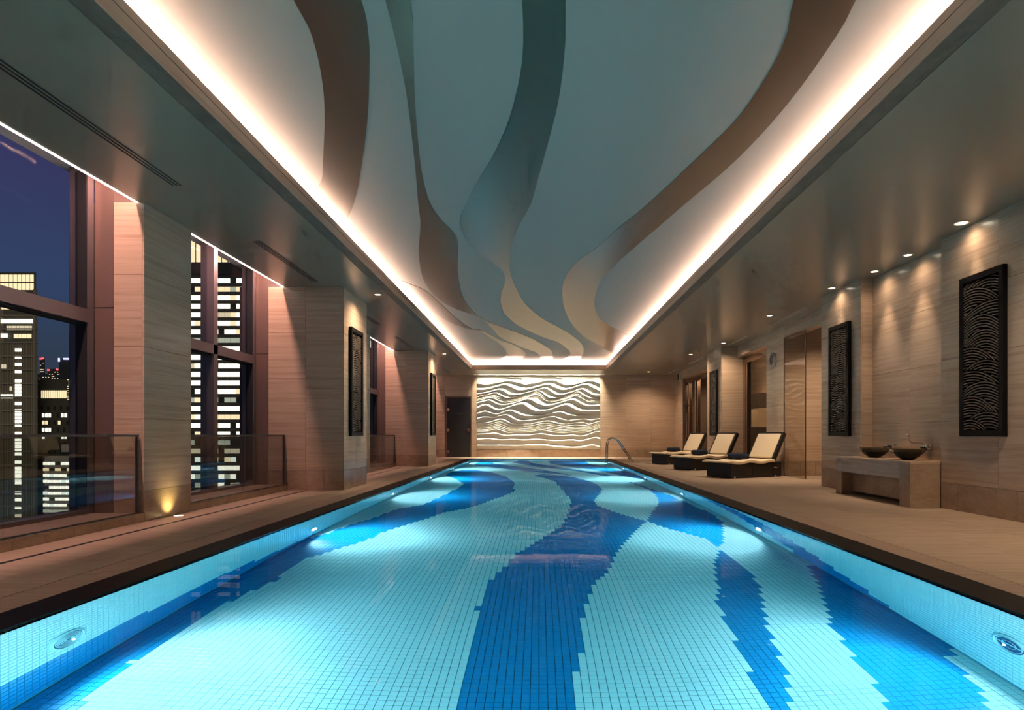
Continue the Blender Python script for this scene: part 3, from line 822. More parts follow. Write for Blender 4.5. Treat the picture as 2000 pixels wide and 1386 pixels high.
# carved wave relief: every ridge slopes out under the wash lamp and undercuts below
RZ = lambda v: 1.05 + (849 - (720 + v / 7.692)) * 29.9 / 1240
RX = lambda u: ((920 + u / 7.692) - 1053) * 29.9 / 1240
RIDGES = [
 [(90, 108, 8), (500, 112, 8), (700, 125, 10), (900, 112, 8), (1150, 108, 8), (1350, 118, 10), (1550, 125, 10), (1750, 112, 8), (1935, 115, 8)],
 [(90, 200, 20), (250, 212, 17), (400, 190, 14), (550, 168, 14), (700, 178, 24), (800, 208, 22), (900, 206, 14), (1000, 190, 14), (1150, 160, 12), (1260, 160, 16), (1350, 190, 24), (1450, 226, 16), (1600, 206, 12), (1750, 172, 12), (1850, 175, 14), (1935, 205, 16)],
 [(90, 296, 16), (250, 286, 14), (400, 244, 13), (500, 220, 15), (600, 238, 30), (700, 285, 30), (850, 290, 13), (1000, 252, 12), (1150, 218, 13), (1230, 235, 26), (1350, 285, 24), (1450, 290, 14), (1600, 246, 12), (1720, 216, 14), (1800, 240, 24), (1935, 310, 20)],
 [(90, 366, 11), (250, 340, 10), (400, 300, 10), (480, 308, 18), (550, 350, 18), (620, 374, 12), (720, 368, 10), (850, 342, 8), (1000, 302, 8), (1110, 278, 10), (1180, 305, 18), (1260, 355, 18), (1350, 376, 10), (1500, 342, 8), (1660, 294, 10), (1740, 322, 18), (1830, 372, 13), (1935, 383, 12)],
 [(90, 414, 7), (250, 376, 6), (370, 352, 8), (440, 378, 15), (520, 416, 11), (600, 420, 7), (720, 403, 5), (850, 366, 5), (1000, 326, 6), (1060, 338, 10), (1150, 404, 15), (1250, 424, 8), (1400, 400, 5), (1520, 355, 5), (1620, 342, 8), (1700, 384, 15), (1800, 428, 8), (1935, 435, 6)],
 [(90, 437, 4), (250, 398, 4), (330, 393, 5), (440, 425, 7), (540, 452, 5), (700, 432, 3), (850, 388, 3), (980, 347, 4), (1050, 358, 6), (1150, 436, 7), (1280, 444, 4), (1400, 424, 3), (1580, 362, 4), (1660, 380, 7), (1780, 448, 6), (1935, 456, 4)],
 [(90, 456, 4), (250, 414, 4), (330, 412, 5), (440, 448, 7), (540, 471, 5), (700, 449, 3), (850, 404, 3), (980, 362, 4), (1050, 380, 6), (1140, 454, 7), (1280, 461, 4), (1400, 440, 3), (1580, 381, 4), (1660, 402, 7), (1770, 466, 6), (1935, 474, 4)],
 [(90, 476, 4), (250, 432, 4), (330, 434, 5), (420, 470, 7), (530, 492, 5), (700, 466, 3), (850, 420, 3), (970, 380, 4), (1040, 402, 7), (1130, 472, 7), (1280, 478, 4), (1400, 456, 3), (1560, 402, 4), (1650, 424, 8), (1760, 484, 7), (1935, 494, 4)],
 [(90, 506, 8), (200, 476, 7), (280, 464, 8), (350, 496, 10), (430, 528, 9), (560, 524, 6), (700, 490, 5), (830, 444, 8), (900, 446, 14), (980, 474, 34), (1060, 512, 24), (1130, 534, 14), (1250, 524, 8), (1380, 486, 7), (1500, 452, 8), (1580, 466, 14), (1680, 520, 14), (1780, 545, 10), (1935, 540, 10)],
 [(90, 578, 15), (160, 542, 12), (230, 532, 12), (300, 560, 16), (370, 598, 12), (460, 598, 8), (580, 560, 7), (700, 522, 12), (790, 508, 20), (880, 545, 50), (970, 592, 34), (1060, 612, 14), (1200, 596, 10), (1330, 550, 10), (1430, 524, 14), (1510, 545, 30), (1600, 592, 24), (1720, 614, 12), (1935, 614, 10)],
 [(90, 662, 14), (170, 634, 10), (240, 630, 11), (320, 656, 11), (400, 668, 7), (500, 634, 6), (590, 613, 8), (680, 640, 18), (780, 684, 12), (900, 694, 7), (1050, 688, 6), (1200, 658, 6), (1350, 640, 9), (1430, 664, 14), (1530, 690, 8), (1700, 692, 5), (1935, 691, 5)],
 [(90, 735, 12), (200, 713, 10), (330, 720, 6), (440, 697, 5), (540, 686, 8), (620, 720, 18), (720, 764, 10), (850, 767, 6), (1000, 754, 5), (1150, 724, 5), (1250, 714, 7), (1350, 744, 9), (1470, 766, 6), (1600, 759, 5), (1700, 750, 5), (1800, 764, 5), (1870, 752, 4), (1935, 744, 4)],
 [(90, 806, 5), (250, 800, 5), (350, 774, 5), (440, 750, 6), (520, 772, 8), (600, 812, 7), (750, 822, 5), (900, 820, 5), (1000, 800, 4), (1150, 778, 5), (1250, 794, 7), (1370, 820, 5), (1550, 807, 4), (1680, 797, 4), (1770, 828, 5), (1850, 808, 4), (1935, 783, 3)],
 [(90, 843, 4), (250, 836, 4), (350, 808, 4), (430, 790, 5), (510, 816, 6), (600, 850, 5), (750, 856, 4), (900, 850, 4), (1000, 832, 4), (1110, 810, 4), (1250, 832, 5), (1390, 856, 4), (1550, 842, 4), (1680, 848, 4), (1770, 856, 4), (1850, 835, 3), (1935, 806, 3)],
 [(90, 874, 3), (250, 864, 3), (350, 834, 4), (420, 824, 4), (500, 852, 5), (580, 880, 4), (750, 882, 3), (900, 877, 3), (1000, 857, 3), (1100, 838, 4), (1250, 864, 4), (1390, 886, 4), (1550, 872, 3), (1680, 880, 3), (1770, 880, 4), (1850, 858, 3), (1935, 826, 3)],
 [(90, 894, 3), (250, 884, 3), (350, 858, 4), (410, 850, 4), (490, 876, 5), (570, 903, 4), (750, 904, 3), (900, 898, 3), (1000, 880, 3), (1090, 866, 4), (1240, 890, 4), (1390, 909, 4), (1550, 896, 3), (1680, 904, 3), (1770, 902, 4), (1850, 880, 3), (1935, 846, 3)],
 [(90, 914, 3), (250, 906, 3), (340, 882, 4), (400, 876, 4), (480, 902, 5), (560, 925, 4), (750, 925, 3), (900, 919, 3), (1000, 900, 3), (1080, 888, 4), (1230, 914, 4), (1390, 931, 4), (1550, 918, 3), (1680, 926, 3), (1770, 922, 4), (1850, 898, 3), (1935, 864, 3)],
 [(90, 936, 4), (250, 928, 4), (330, 906, 4), (400, 902, 5), (480, 926, 6), (560, 948, 4), (750, 946, 3), (900, 938, 3), (1000, 918, 4), (1070, 910, 5), (1210, 938, 5), (1390, 954, 4), (1540, 942, 4), (1670, 950, 4), (1770, 938, 4), (1850, 908, 4), (1935, 882, 4)],
 [(90, 978, 5), (250, 968, 6), (330, 960, 8), (400, 968, 9), (500, 992, 7), (600, 992, 5), (720, 989, 4), (850, 991, 4), (980, 976, 5), (1060, 968, 6), (1180, 988, 6), (1300, 1000, 6), (1400, 998, 5), (1520, 990, 5), (1650, 1004, 5), (1750, 986, 6), (1850, 946, 6), (1935, 938, 6)],
 [(90, 1050, 9), (250, 1040, 11), (350, 1046, 11), (450, 1060, 7), (600, 1054, 6), (800, 1064, 6), (950, 1052, 6), (1100, 1060, 7), (1250, 1074, 8), (1400, 1068, 9), (1520, 1062, 11), (1650, 1074, 9), (1780, 1044, 9), (1860, 1026, 10), (1935, 1042, 12)],
 [(90, 1138, 12), (300, 1136, 11), (500, 1142, 10), (700, 1145, 8), (850, 1137, 9), (1000, 1134, 13), (1150, 1140, 13), (1300, 1156, 13), (1500, 1167, 17), (1650, 1163, 16), (1750, 1144, 13), (1830, 1134, 13), (1935, 1160, 16)],
]
relief = empty('wave_relief', (0, BACK, 0.36))
tag(relief, 'cream plaster relief of rolling horizontal waves on the end wall', 'relief')
RB_Y = BACK + 0.045
B(-2.94, 2.90, RB_Y - 0.001, BACK + 0.06, 0.36, SOF).build('backing', M['relief'], relief)
NX = 190
ux = np.linspace(88, 1938, NX)
def hermite(K, q):
    P = catmull([(a, b) for a, b in K], 10)
    return np.interp(q, [p.x for p in P], [p.y for p in P])
cents = [hermite([(a, b) for a, b, c in K], ux) for K in RIDGES]
halfs = [np.interp(ux, [k[0] for k in K], [k[2] for k in K]) for K in RIDGES]
tops = [c - h for c, h in zip(cents, halfs)]; bots = [c + h for c, h in zip(cents, halfs)]
for i in range(1, len(tops)):
    tops[i] = np.maximum(tops[i], bots[i - 1] + 2.0); bots[i] = np.maximum(bots[i], tops[i] + 3.0)
for i in range(len(tops)):
    nxt = tops[i + 1] if i + 1 < len(tops) else np.full(NX, 1222.0)
    mb = MB(); vs = []; fs = []
    for k in range(NX):
        x = RX(ux[k]); zt, zb, zn = RZ(tops[i][k]), RZ(bots[i][k]), RZ(nxt[k])
        dep = min(0.085, 0.9 * (zt - zb) + 0.012)
        zq = zb - min(0.25 * (zb - zn), 0.03)
        dn = dep * 0.55
        vs += [(x, RB_Y, zt), (x, RB_Y - dep, zb), (x, RB_Y - dn, zq - (zb - zn) * 0.2), (x, RB_Y, zn)]
    for k in range(NX - 1):
        for j in range(3):
            fs.append((4 * k + j, 4 * k + j + 1, 4 * k + 5 + j, 4 * k + 4 + j))
        fs.append((4 * k + 3, 4 * k, 4 * k + 4, 4 * k + 7))
    fs.append((0, 3, 2, 1)); L4 = 4 * (NX - 1); fs.append((L4, L4 + 1, L4 + 2, L4 + 3))
    mb.add(vs, fs)
    mb.build('wave_ridge', M['relief'], relief)
# its wash lamp in the ceiling slot
rl = empty('relief_wash_light', (0, 29.68, 4.17))
tag(rl, 'warm linear wash lamp in the ceiling slot above the wave relief', 'wash light')
B(-2.9, 2.86, 29.62, 29.74, 4.17, 4.20).build('housing', M['white'], rl)
ad = bpy.data.lights.new('wash_lamp', 'AREA'); ad.shape = 'RECTANGLE'; ad.size = 5.7; ad.size_y = 0.06; ad.energy = RELIEF_W; ad.color = (1.0, 0.90, 0.70); ad.spread = R(64)
ao = bpy.data.objects.new('wash_lamp', ad); COL.objects.link(ao); ao.location = (0, 0, -0.012); ao.rotation_euler = (R(5), 0, 0); ao.parent = rl

# ------------------------------------------------------------------ right wall
wall_right = tag(empty('wall_right', (XRA, 0, 0)), 'travertine wall with a basin niche, a passage and glazed doorways', kind='structure')
def seg(name, loc): return empty(name, loc, wall_right)
s = seg('wall_panel', (XRA, 4, 0))
B(XRA + T, XRA + 0.35, FRONT, 9.16 - T, 0, SOF).build('core', M['core'], s)
clad(s, 'x', XRA, -1, 0.0, 9.16, cw=1.15)
clad(s, 'y', 9.16, 1, XRA + T, 6.02, cw=1.0)
B(XRA, XRA + T, FRONT, -0.002, 0, SOF).build('stone_slab', M['trav'], s)
s = seg('niche_back', (6.02, 10.3, 0))
B(6.02 + T, 6.35, 9.16 - T, 11.45 + T, 0, SOF).build('core', M['core'], s)
clad(s, 'x', 6.02, -1, 9.16, 11.45, cw=1.15)
s = seg('wall_panel', (XRA, 12.2, 0))
B(XRA + T, 6.9, 11.45 + T, 13.05 - T, 0, SOF).build('core', M['core'], s)
clad(s, 'x', XRA, -1, 11.45, 13.05, cw=0.8)
clad(s, 'y', 11.45, -1, XRA + T, 6.02, cw=1.0)
clad(s, 'y', 13.05, 1, XRA + T, 9.4, cw=1.2)
s = seg('passage_wall', (XRB, 16.3, 0))
B(XRB + T, 9.4, 16.3 + T, 16.55, 0, SOF).build('core', M['core'], s)
clad(s, 'y', 16.3, -1, XRB + T, 9.4, cw=1.0)
B(9.4, 9.5, 13.0, BACK, 0, SOF).build('end_wall', M['trav'], s)
s = seg('wall_panel', (XRB, 17, 0))
B(XRB + T, 6.75, 16.55, 17.6, 0, SOF).build('core', M['core'], s)
clad(s, 'x', XRB, -1, 16.3, 17.6, cw=1.3)
clad(s, 'y', 17.6, 1, XRB + T, 6.75, cw=1.0)
s = seg('header', (XRB, 15, 3.53))
for a, b in ((13.05, 16.3), (17.6, 20.2), (21.9, 28.3)):
    B(XRB + T, XRB + 0.2, a, b, 3.55, SOF).build('core', M['core'], s)
    clad(s, 'x', XRB, -1, a, b, z0=3.54, z1=SOF, cw=1.3, rh=0.5, base=False)
    B(XRB, XRB + 0.2, a, b, 3.53, 3.55).build('soffit_trim', M['trav'], s)
s = seg('pier', (XRA, 21, 0))
B(XRA + T, 6.75, 20.2 + T, 21.9 - T, 0, SOF).build('core', M['core'], s)
clad(s, 'x', XRA, -1, 20.2, 21.9, cw=0.85)
clad(s, 'y', 20.2, -1, XRA + T, 6.75, cw=1.0)
clad(s, 'y', 21.9, 1, XRA + T, 6.75, cw=1.0)
s = seg('wall_panel', (6.4, 29, 0))
B(6.4 + T, 6.75, 28.3 + T, BACK, 0, SOF).build('core', M['core'], s)
clad(s, 'x', 6.4, -1, 28.3, BACK, cw=0.85)
clad(s, 'y', 28.3, -1, 6.4 + T, 6.75, cw=1.0)
wall_front = tag(B(-5.8, 9.6, FRONT - 0.2, FRONT, -0.3, 4.5).build('wall_front', M['trav']), 'travertine wall behind the viewer', kind='structure')

# glazed doorways into the lobby
def doorway(n, y0, y1, posts, label):
    d = tag(empty(f'door_{n}', (6.6, y0, 0)), label, kind='structure')
    B(6.48, 6.62, y0, y1, 3.30, 3.53).build('frame_head', M['copper'], d)
    for (a, b) in posts:
        B(6.48, 6.62, a, b, 0, 3.30).build('frame_post', M['copper'], d, bevel=0.01)
    ed = [y0] + [v for ab in posts for v in ab] + [y1]
    ed = sorted(ed)
    for a, b in zip(ed[0::2], ed[1::2]):
        if b - a > 0.05: B(6.54, 6.555, a, b, 0.01, 3.30).build('glass_pane', M['lobby_glass'], d)
    return d
d2 = doorway(2, 17.6, 20.2, [(19.80, 19.92), (19.98, 20.18)], 'bronze-framed glass doorway behind the two nearer loungers')
d3 = doorway(3, 21.9, 28.3, [(26.0, 26.1), (26.35, 26.45), (27.45, 27.55), (28.16, 28.3)], 'wide bronze-framed glass doorway near the end wall')
B(6.44, 6.48, 27.55, 28.16, 2.30, 2.36).build('sign_bar', M['black'], d3)
MB().tube([(6.47, 27.62, 0.9), (6.43, 27.62, 0.95), (6.43, 27.62, 2.0), (6.47, 27.62, 2.05)], 0.02, 8).build('pull_handle', M['copper'], d3, smooth=True)
# what shows inside the lobby
lp = B(9.30, 9.395, 24.6, 27.2, 0, SOF).build('lobby_partition', M['trav'])
tag(lp, 'travertine partition in the lobby behind the glass doorways', kind='structure')
cb = empty('lobby_cabinet', (8.6, 24.6, 0))
B(8.35, 8.85, 24.15, 25.2, 0, 1.35).build('plinth', M['black'], cb)
B(8.36, 8.84, 24.16, 25.19, 1.35, 2.08).build('cream_panel', M['cream'], cb)
B(8.35, 8.85, 24.15, 25.2, 2.08, 2.65).build('dark_top', M['black'], cb)
tag(cb, 'black and cream cabinet seen through the lobby doorway', 'cabinet')

# tall shower screen at the passage
ss = empty('glass_screen', (6.28, 15.5, 0))
tag(ss, 'tall frameless glass screen at the passage beside the clock wall', 'glass screen')
B(6.275, 6.287, 14.98, 16.27, 0.012, 3.52).build('glass_panel', M['screen_glass'], ss)
B(6.272, 6.290, 14.955, 14.98, 0.0, 3.53).build('edge_post', M['rail_cap'], ss)
B(6.272, 6.290, 14.98, 16.27, 3.515, 3.53).build('top_channel', M['rail_cap'], ss)
B(6.272, 6.290, 14.98, 16.27, 0.0, 0.012).build('floor_channel', M['steel'], ss)
B(6.272, 6.290, 16.27, 16.295, 0.0, 3.53).build('wall_channel', M['rail_cap'], ss)

# wall clock
ck = empty('wall_clock', (XRB, 17.08, 3.06))
tag(ck, 'round dark-faced wall clock with white rim above the nearest lounger', 'clock')
cc = (XRB, 17.08, 3.06)
MB().lathe([(0.19, 0.0), (0.19, -0.045), (0.175, -0.06), (0.155, -0.06), (0.150, -0.035)], cc, 40, axis='x').build('rim', M['white'], ck)
fc = MB().lathe([(0.150, -0.030), (0.150, -0.037), (0.002, -0.037)], cc, 40, axis='x').build('dial', M['clock_face'], ck)
for k in range(12):
    a = k * math.pi / 6; c, sn = math.cos(a), math.sin(a)
    MB().tube([(XRB - 0.038, cc[1] + 0.118 * c, cc[2] + 0.118 * sn), (XRB - 0.038, cc[1] + 0.138 * c, cc[2] + 0.138 * sn)], 0.004, 5).build('hour_mark', M['clock_mark'], fc)
for a, L_ in ((0.9, 0.075), (-0.7, 0.11)):
    MB().tube([(XRB - 0.041, cc[1], cc[2]), (XRB - 0.041, cc[1] + L_ * math.cos(a), cc[2] + L_ * math.sin(a))], 0.004, 5).build('hand', M['clock_mark'], fc)
# small wall speaker near the end wall
sp = empty('wall_speaker', (6.35, 28.9, 3.75))
B(6.28, 6.40, 28.55, 28.75, 3.50, 3.83).build('cabinet', M['white'], sp, bevel=0.01)
B(6.265, 6.28, 28.57, 28.73, 3.52, 3.81).build('grille', M['black'], sp)
tag(sp, 'small black speaker high on the wall beside the far doorway', 'speaker')

# ------------------------------------------------------------------ vanity with two vessel basins
VX = 5.37; vy0, vy1 = 9.185, 11.5
van = empty('vanity_counter', (VX, (vy0 + vy1) / 2, 0))
tag(van, 'low travertine washstand with an open recess beneath two bowls', 'washstand')
B(VX, XRA, vy0, vy1, 0.625, 0.665).build('counter_top', M['trav'], van, bevel=0.004)
B(XRA, 6.02, vy0, 11.43, 0.625, 0.665).build('counter_top', M['trav'], van)
B(VX + 0.005, XRA - 0.002, vy0 + 0.005, 9.47, 0, 0.625).build('side_block', M['trav_base'], van)
B(XRA, 6.015, vy0 + 0.005, 11.43, 0, 0.625).build('side_block', M['trav_base'], van)
B(VX + 0.005, XRA - 0.002, 11.29, vy1 - 0.005, 0, 0.625).build('side_block', M['trav_base'], van)
for a, b in ((9.47, 10.38), (10.383, 11.29)):
    B(VX + 0.005, VX + 0.06, a, b, 0.40, 0.625).build('apron', M['trav'], van)
B(VX + 0.06, XRA - 0.002, 9.47, 11.29, 0.40, 0.625).build('basin_box', M['trav_base'], van)
B(VX + 0.20, XRA - 0.002, 9.47, 11.29, 0.06, 0.40).build('back_panel', M['trav_base'], van)
def bowl(x, y, label):
    e0 = empty('vessel_basin', (x, y, 0.665))
    tag(e0, label, 'basin', 'vessel basins on the washstand')
    c = (x, y, 0.665)
    MB().lathe([(0.075, 0.0), (0.085, 0.008), (0.16, 0.052), (0.205, 0.095), (0.225, 0.118), (0.215, 0.118), (0.15, 0.062), (0.07, 0.02)], c, 40).build('bowl', M['bowl_black'], e0, smooth=True)
    MB().lathe([(0.222, 0.118), (0.245, 0.145), (0.272, 0.165), (0.275, 0.170), (0.266, 0.171), (0.236, 0.147), (0.214, 0.120)], c, 40, caps=False).build('rim', M['bowl_rim'], e0, smooth=True)
bowl(5.69, 9.80, 'black and smoky bowl basin nearer the big lattice panel')
bowl(5.72, 10.83, 'black and smoky bowl basin at the farther end of the washstand')
def tap(y, up, label):
    e0 = empty('wall_tap', (6.02, y, 0.86))
    tag(e0, label, 'tap', 'wall taps over the basins')
    MB().lathe([(0.04, 0), (0.04, -0.012), (0.028, -0.02)], (6.02, y, 0.87), 24, axis='x').build('flange', M['steel'], e0, smooth=True)
    MB().lathe([(0.026, 0), (0.026, -0.10), (0.022, -0.11)], (6.01, y, 0.87), 20, axis='x').build('body', M['steel'], e0, smooth=True)
    MB().lathe([(0.018, -0.02), (0.032, -0.01), (0.032, 0.03), (0.02, 0.04)], (5.93, y - 0.05, 0.87), 16, axis='y').build('knob', M['steel'], e0, smooth=True)
    MB().lathe([(0.018, -0.04), (0.032, -0.03), (0.032, 0.01), (0.02, 0.02)], (5.93, y + 0.05, 0.87), 16, axis='y').build('knob', M['steel'], e0, smooth=True)
    if up:
        P = [(5.92, y, 0.89), (5.90, y, 0.925), (5.86, y, 0.93), (5.77, y + 0.01, 0.93), (5.735, y + 0.015, 0.94), (5.72, y + 0.02, 0.97), (5.715, y + 0.02, 1.01), (5.71, y + 0.02, 1.045), (5.69, y + 0.02, 1.055), (5.66, y + 0.02, 1.05)]
        MB().tube(P, [0.010] * 4 + [0.010, 0.012, 0.016, 0.018, 0.016, 0.012], 10).build('spout', M['steel'], e0, smooth=True)
    else:
        MB().tube([(5.92, y, 0.87), (5.86, y, 0.875), (5.80, y, 0.86)], [0.016, 0.015, 0.02], 10).build('spout', M['steel'], e0, smooth=True)
tap(9.78, True, 'chrome wall tap with a raised curved spout by the nearer basin')
tap(10.68, False, 'short chrome wall tap above the farther basin')

# ------------------------------------------------------------------ lattice wall panels
PW, PH = 0.82, 2.14
IW, IH = PW - 0.16, PH - 0.16
def lattice_mesh():
    """boundary waves from top to bottom; each group repeats its upper boundary downwards until the next one cuts it"""
    r = random.Random(11); zc = IH / 2 + 0.25; bounds = []
    k = 0
    while zc > -IH / 2 - 0.35:
        sl = (0.42 if k % 2 == 0 else -0.16) * r.uniform(0.5, 1.25)
        if k % 5 == 4: sl *= 0.2
        bounds.append((zc, sl, r.uniform(0.05, 0.13)))
        zc -= r.uniform(0.13, 0.24); k += 1
    t = np.linspace(-IW / 2, IW / 2, 34)
    f = lambda b: b[0] + b[1] * t + b[2] * (1 - (2 * t / IW) ** 2) - 0.5 * b[2]
    curves = [f(b) for b in bounds]
    out = []; low = np.full(t.shape, 99.0)
    for i, c in enumerate(curves):
        nxt = np.full(t.shape, -99.0)
        for c2 in curves[i + 1:i + 3]: nxt = np.maximum(nxt, c2)
        ceil_ = np.full(t.shape, 99.0)
        for j in range(11):
            z = c - 0.036 * j
            ok = (z > nxt + 0.022) & (z < IH / 2 - 0.012) & (z > -IH / 2 + 0.012)
            for q in range(max(0, i - 2), i): ok &= ~((curves[q] > 98))
            run = []
            for a in range(len(t) + 1):
                if a < len(t) and ok[a]: run.append(a)
                else:
                    if len(run) >= 4:
                        mb = MB(); A = []; Bq = []
                        for a2 in run:
                            w = 0.0068
                            A.append((0, t[a2], z[a2] + w)); Bq.append((0, t[a2], z[a2] - w))
                        mb.strip_solid(A, Bq, (-0.018, 0, 0)); out.append(mb)
                    run = []
    return out
LAT = []
for mb in lattice_mesh():
    me = bpy.data.meshes.new('slat'); me.from_pydata(mb.v, [], mb.f); me.materials.append(M['art_slat'])
    import bmesh
    bm = bmesh.new(); bm.from_mesh(me); bmesh.ops.recalc_face_normals(bm, faces=bm.faces); bm.to_mesh(me); bm.free(); me.update()
    LAT.append(me)
def lattice(x, y, side, label, flip=False):
    """side -1: hangs on a wall looking to -x"""
    e0 = empty('lattice_panel', (x, y, 2.10))
    tag(e0, label, 'wall panel', 'dark wave lattice panels')
    s_ = side
    def bb(nm, y0, y1, z0, z1, d0, d1, mt, bev=0):
        xx = sorted((s_ * d0, s_ * d1))
        MB().box(xx[0], xx[1], y0, y1, z0, z1).build(nm, mt, e0, local=True, bevel=bev)
    bb('backing', -PW / 2 + 0.02, PW / 2 - 0.02, -PH / 2 + 0.02, PH / 2 - 0.02, 0.0, 0.012, M['art_back'])
    for z0 in (-PH / 2, PH / 2 - 0.08): bb('frame_rail', -PW / 2, PW / 2, z0, z0 + 0.08, 0.0, 0.06, M['black'], 0.003)
    for y0 in (-PW / 2, PW / 2 - 0.08): bb('frame_stile', y0, y0 + 0.08, -PH / 2 + 0.08, PH / 2 - 0.08, 0.0, 0.06, M['black'], 0.003)
    for me in LAT:
        o = bpy.data.objects.new('slat', me); COL.objects.link(o); o.parent = e0
        o.location = (s_ * 0.034, 0, 0)
        if flip: o.scale = (-s_ * -1.0, -1, 1)
        elif s_ > 0: o.scale = (-1, 1, 1)
    return e0
lattice(XRA, 8.27, -1, 'large black wave lattice panel beyond the basins, nearest the viewer')
lattice(XRA, 12.2, -1, 'black wave lattice panel between the basins and the passage')
lattice(XRA, 21.0, -1, 'black wave lattice panel on the pier behind the loungers')
lattice(XLP, 12.82, 1, 'black wave lattice panel on the nearer deep pier by the windows', True)
lattice(XLP, 22.1, 1, 'black wave lattice panel on the farther deep pier near the dark door', True)

# ------------------------------------------------------------------ loungers and towels
def lounger(corner, label, ang=28.0):
    """local x runs foot to head, local y across (0 = side toward the viewer), origin at the near foot corner"""
    e0 = empty('sun_lounger', (0, 0, 0))
    tag(e0, label, 'sun lounger', 'black wicker loungers beside the pool')
    W = 0.84; L_ = 1.72
    n = 26
    def prof(s):                       # gently waved deck
        return 0.37 + 0.02 * math.cos((s + 0.10) / 0.74 * 2 * math.pi) * (1 if s < 1.45 else 0.5)
    def side_poly(a, b):
        P = [(a, 0.015), (b, 0.015)]
        for k in range(n, -1, -1):
            s = a + (b - a) * k / n
            P.append((s, prof(s) - 0.02))
        return P
    MB().prism(side_poly(0.0, 0.70), 'y', 0.0, W).build('foot_module', M['wicker'], e0, local=True, bevel=0.012)
    MB().prism(side_poly(0.715, 1.40) , 'y', 0.01, W - 0.01).build('seat_module', M['wicker'], e0, local=True, bevel=0.012)
    MB().prism([(1.40, 0.015), (L_, 0.015), (L_, 0.39), (1.40, 0.36)], 'y', 0.01, W - 0.01).build('head_module', M['wicker'], e0, local=True, bevel=0.012)
    # seat cushion, overhanging the foot
    A = []
    for k in range(n + 1):
        s = -0.14 + (1.47 + 0.14) * k / n
        t_ = 0.075 * min(1, 0.55 + 3.0 * (s + 0.14))
        A.append((s, prof(s) - 0.018, t_))
    mb = MB().prism([(a, b) for a, b, c in A] + [(a, b + c) for a, b, c in reversed(A)], 'y', -0.02, W + 0.02)
    mb.build('seat_cushion', M['cushion'], e0, local=True, bevel=0.022, segs=3, smooth=False)
    # backrest leaning towards the wall
    th = R(60); d = Vector((math.cos(th), 0, math.sin(th))); nn = Vector((-math.sin(th), 0, math.cos(th)))
    base = Vector((1.43, 0, 0.39))
    def slabq(nm, u0, u1, y0, y1, t0, t1, mt, bev):
        P = []
        for uu, tt in ((u0, t0), (u1, t0), (u1, t1), (u0, t1)):
            q = base + d * uu + nn * tt; P.append((q.x, q.z))
        MB().prism(P, 'y', y0, y1).build(nm, mt, e0, local=True, bevel=bev, segs=3)
    slabq('backrest_frame', 0.0, 0.82, -0.01, W + 0.01, -0.05, 0.0, M['wicker'], 0.012)
    slabq('backrest_edge', 0.0, 0.82, -0.01, 0.05, 0.0, 0.06, M['wicker'], 0.008)
    slabq('backrest_edge', 0.0, 0.82, W - 0.04, W + 0.01, 0.0, 0.06, M['wicker'], 0.008)
    slabq('backrest_edge', 0.77, 0.82, 0.05, W - 0.04, 0.0, 0.06, M['wicker'], 0.008)
    slabq('back_cushion', 0.07, 0.765, 0.055, W - 0.045, 0.0, 0.075, M['cushion'], 0.022)
    MB().tube([(1.42, -0.008, 0.25), (1.45, -0.02, 0.245), (1.55, -0.02, 0.225), (1.58, -0.008, 0.22)], 0.008, 8).build('side_handle', M['steel'], e0, local=True, smooth=True)
    for s_, y_ in ((0.12, 0.05), (0.12, W - 0.05), (1.5, 0.05), (1.5, W - 0.05)):
        MB().lathe([(0.028, -0.012), (0.03, 0.0), (0.028, 0.012)], (s_, y_ - 0.04, 0.03), 14, axis='y').build('castor', M['steel'], e0, local=True, smooth=True)
    e0.location = (corner[0], corner[1], 0); e0.rotation_euler = (0, 0, R(ang))
    return e0
def towel(corner, ang, s, label):
    e0 = empty('rolled_towel', (0, 0, 0))
    tag(e0, label, 'towel', 'navy towels on the loungers')
    n = 18
    z0 = 0.452
    mb = MB()
    def sect(x, k):
        r = []
        for q in range(20):
            a = 2 * math.pi * q / 20
            w = 0.125 * (abs(math.cos(a)) ** 0.7) * (1 if math.cos(a) > 0 else -1)
            h = 0.068 * (abs(math.sin(a)) ** 0.7) * (1 if math.sin(a) > 0 else -1)
            r.append((w * k, h * (0.6 + 0.4 * k)))
        return r
    rings = []
    for i in range(n + 1):
        t_ = i / n; y = 0.10 + 0.56 * t_
        k = 1 - 0.35 * max(0, (abs(t_ - 0.5) - 0.42) / 0.08)
        bump = 0.008 * math.sin(t_ * 9)
        rings.append([(s + w, y, z0 + 0.068 + h + bump) for w, h in sect(0, k)])
    vs = [p for rg in rings for p in rg]; fs = []
    for i in range(n):
        for q in range(20): fs.append((i * 20 + q, i * 20 + (q + 1) % 20, (i + 1) * 20 + (q + 1) % 20, (i + 1) * 20 + q))
    fs.append(tuple(range(20))); fs.append(tuple(n * 20 + q for q in range(19, -1, -1)))
    mb.add(vs, fs).build('roll', M['towel'], e0, local=True, smooth=True)
    mb = MB()                                         # the folded flap over the top
    A = [(s - 0.115 + 0.23 * k / 8, 0.14, z0 + 0.085 + 0.058 * math.sin(math.pi * (0.12 + 0.76 * k / 8))) for k in range(9)]
    Bq = [(a, 0.44, c) for a, b, c in A]
    mb.strip_solid(A, Bq, (0, 0, 0.010)).build('flap', M['towel'], e0, local=True, smooth=False, bevel=0.003)
    e0.location = (corner[0], corner[1], 0); e0.rotation_euler = (0, 0, R(ang))
    return e0
ANG = 28.0
for c, w in (((4.60, 15.20), 'nearest the glass screen'), ((4.50, 18.66), 'in the middle of the three'), ((4.50, 22.35), 'nearest the end wall')):
    lounger(c, f'black wicker lounger with cream cushions, {w}', ANG)
    towel(c, ANG, 0.62, f'rolled navy towel on the lounger {w}')

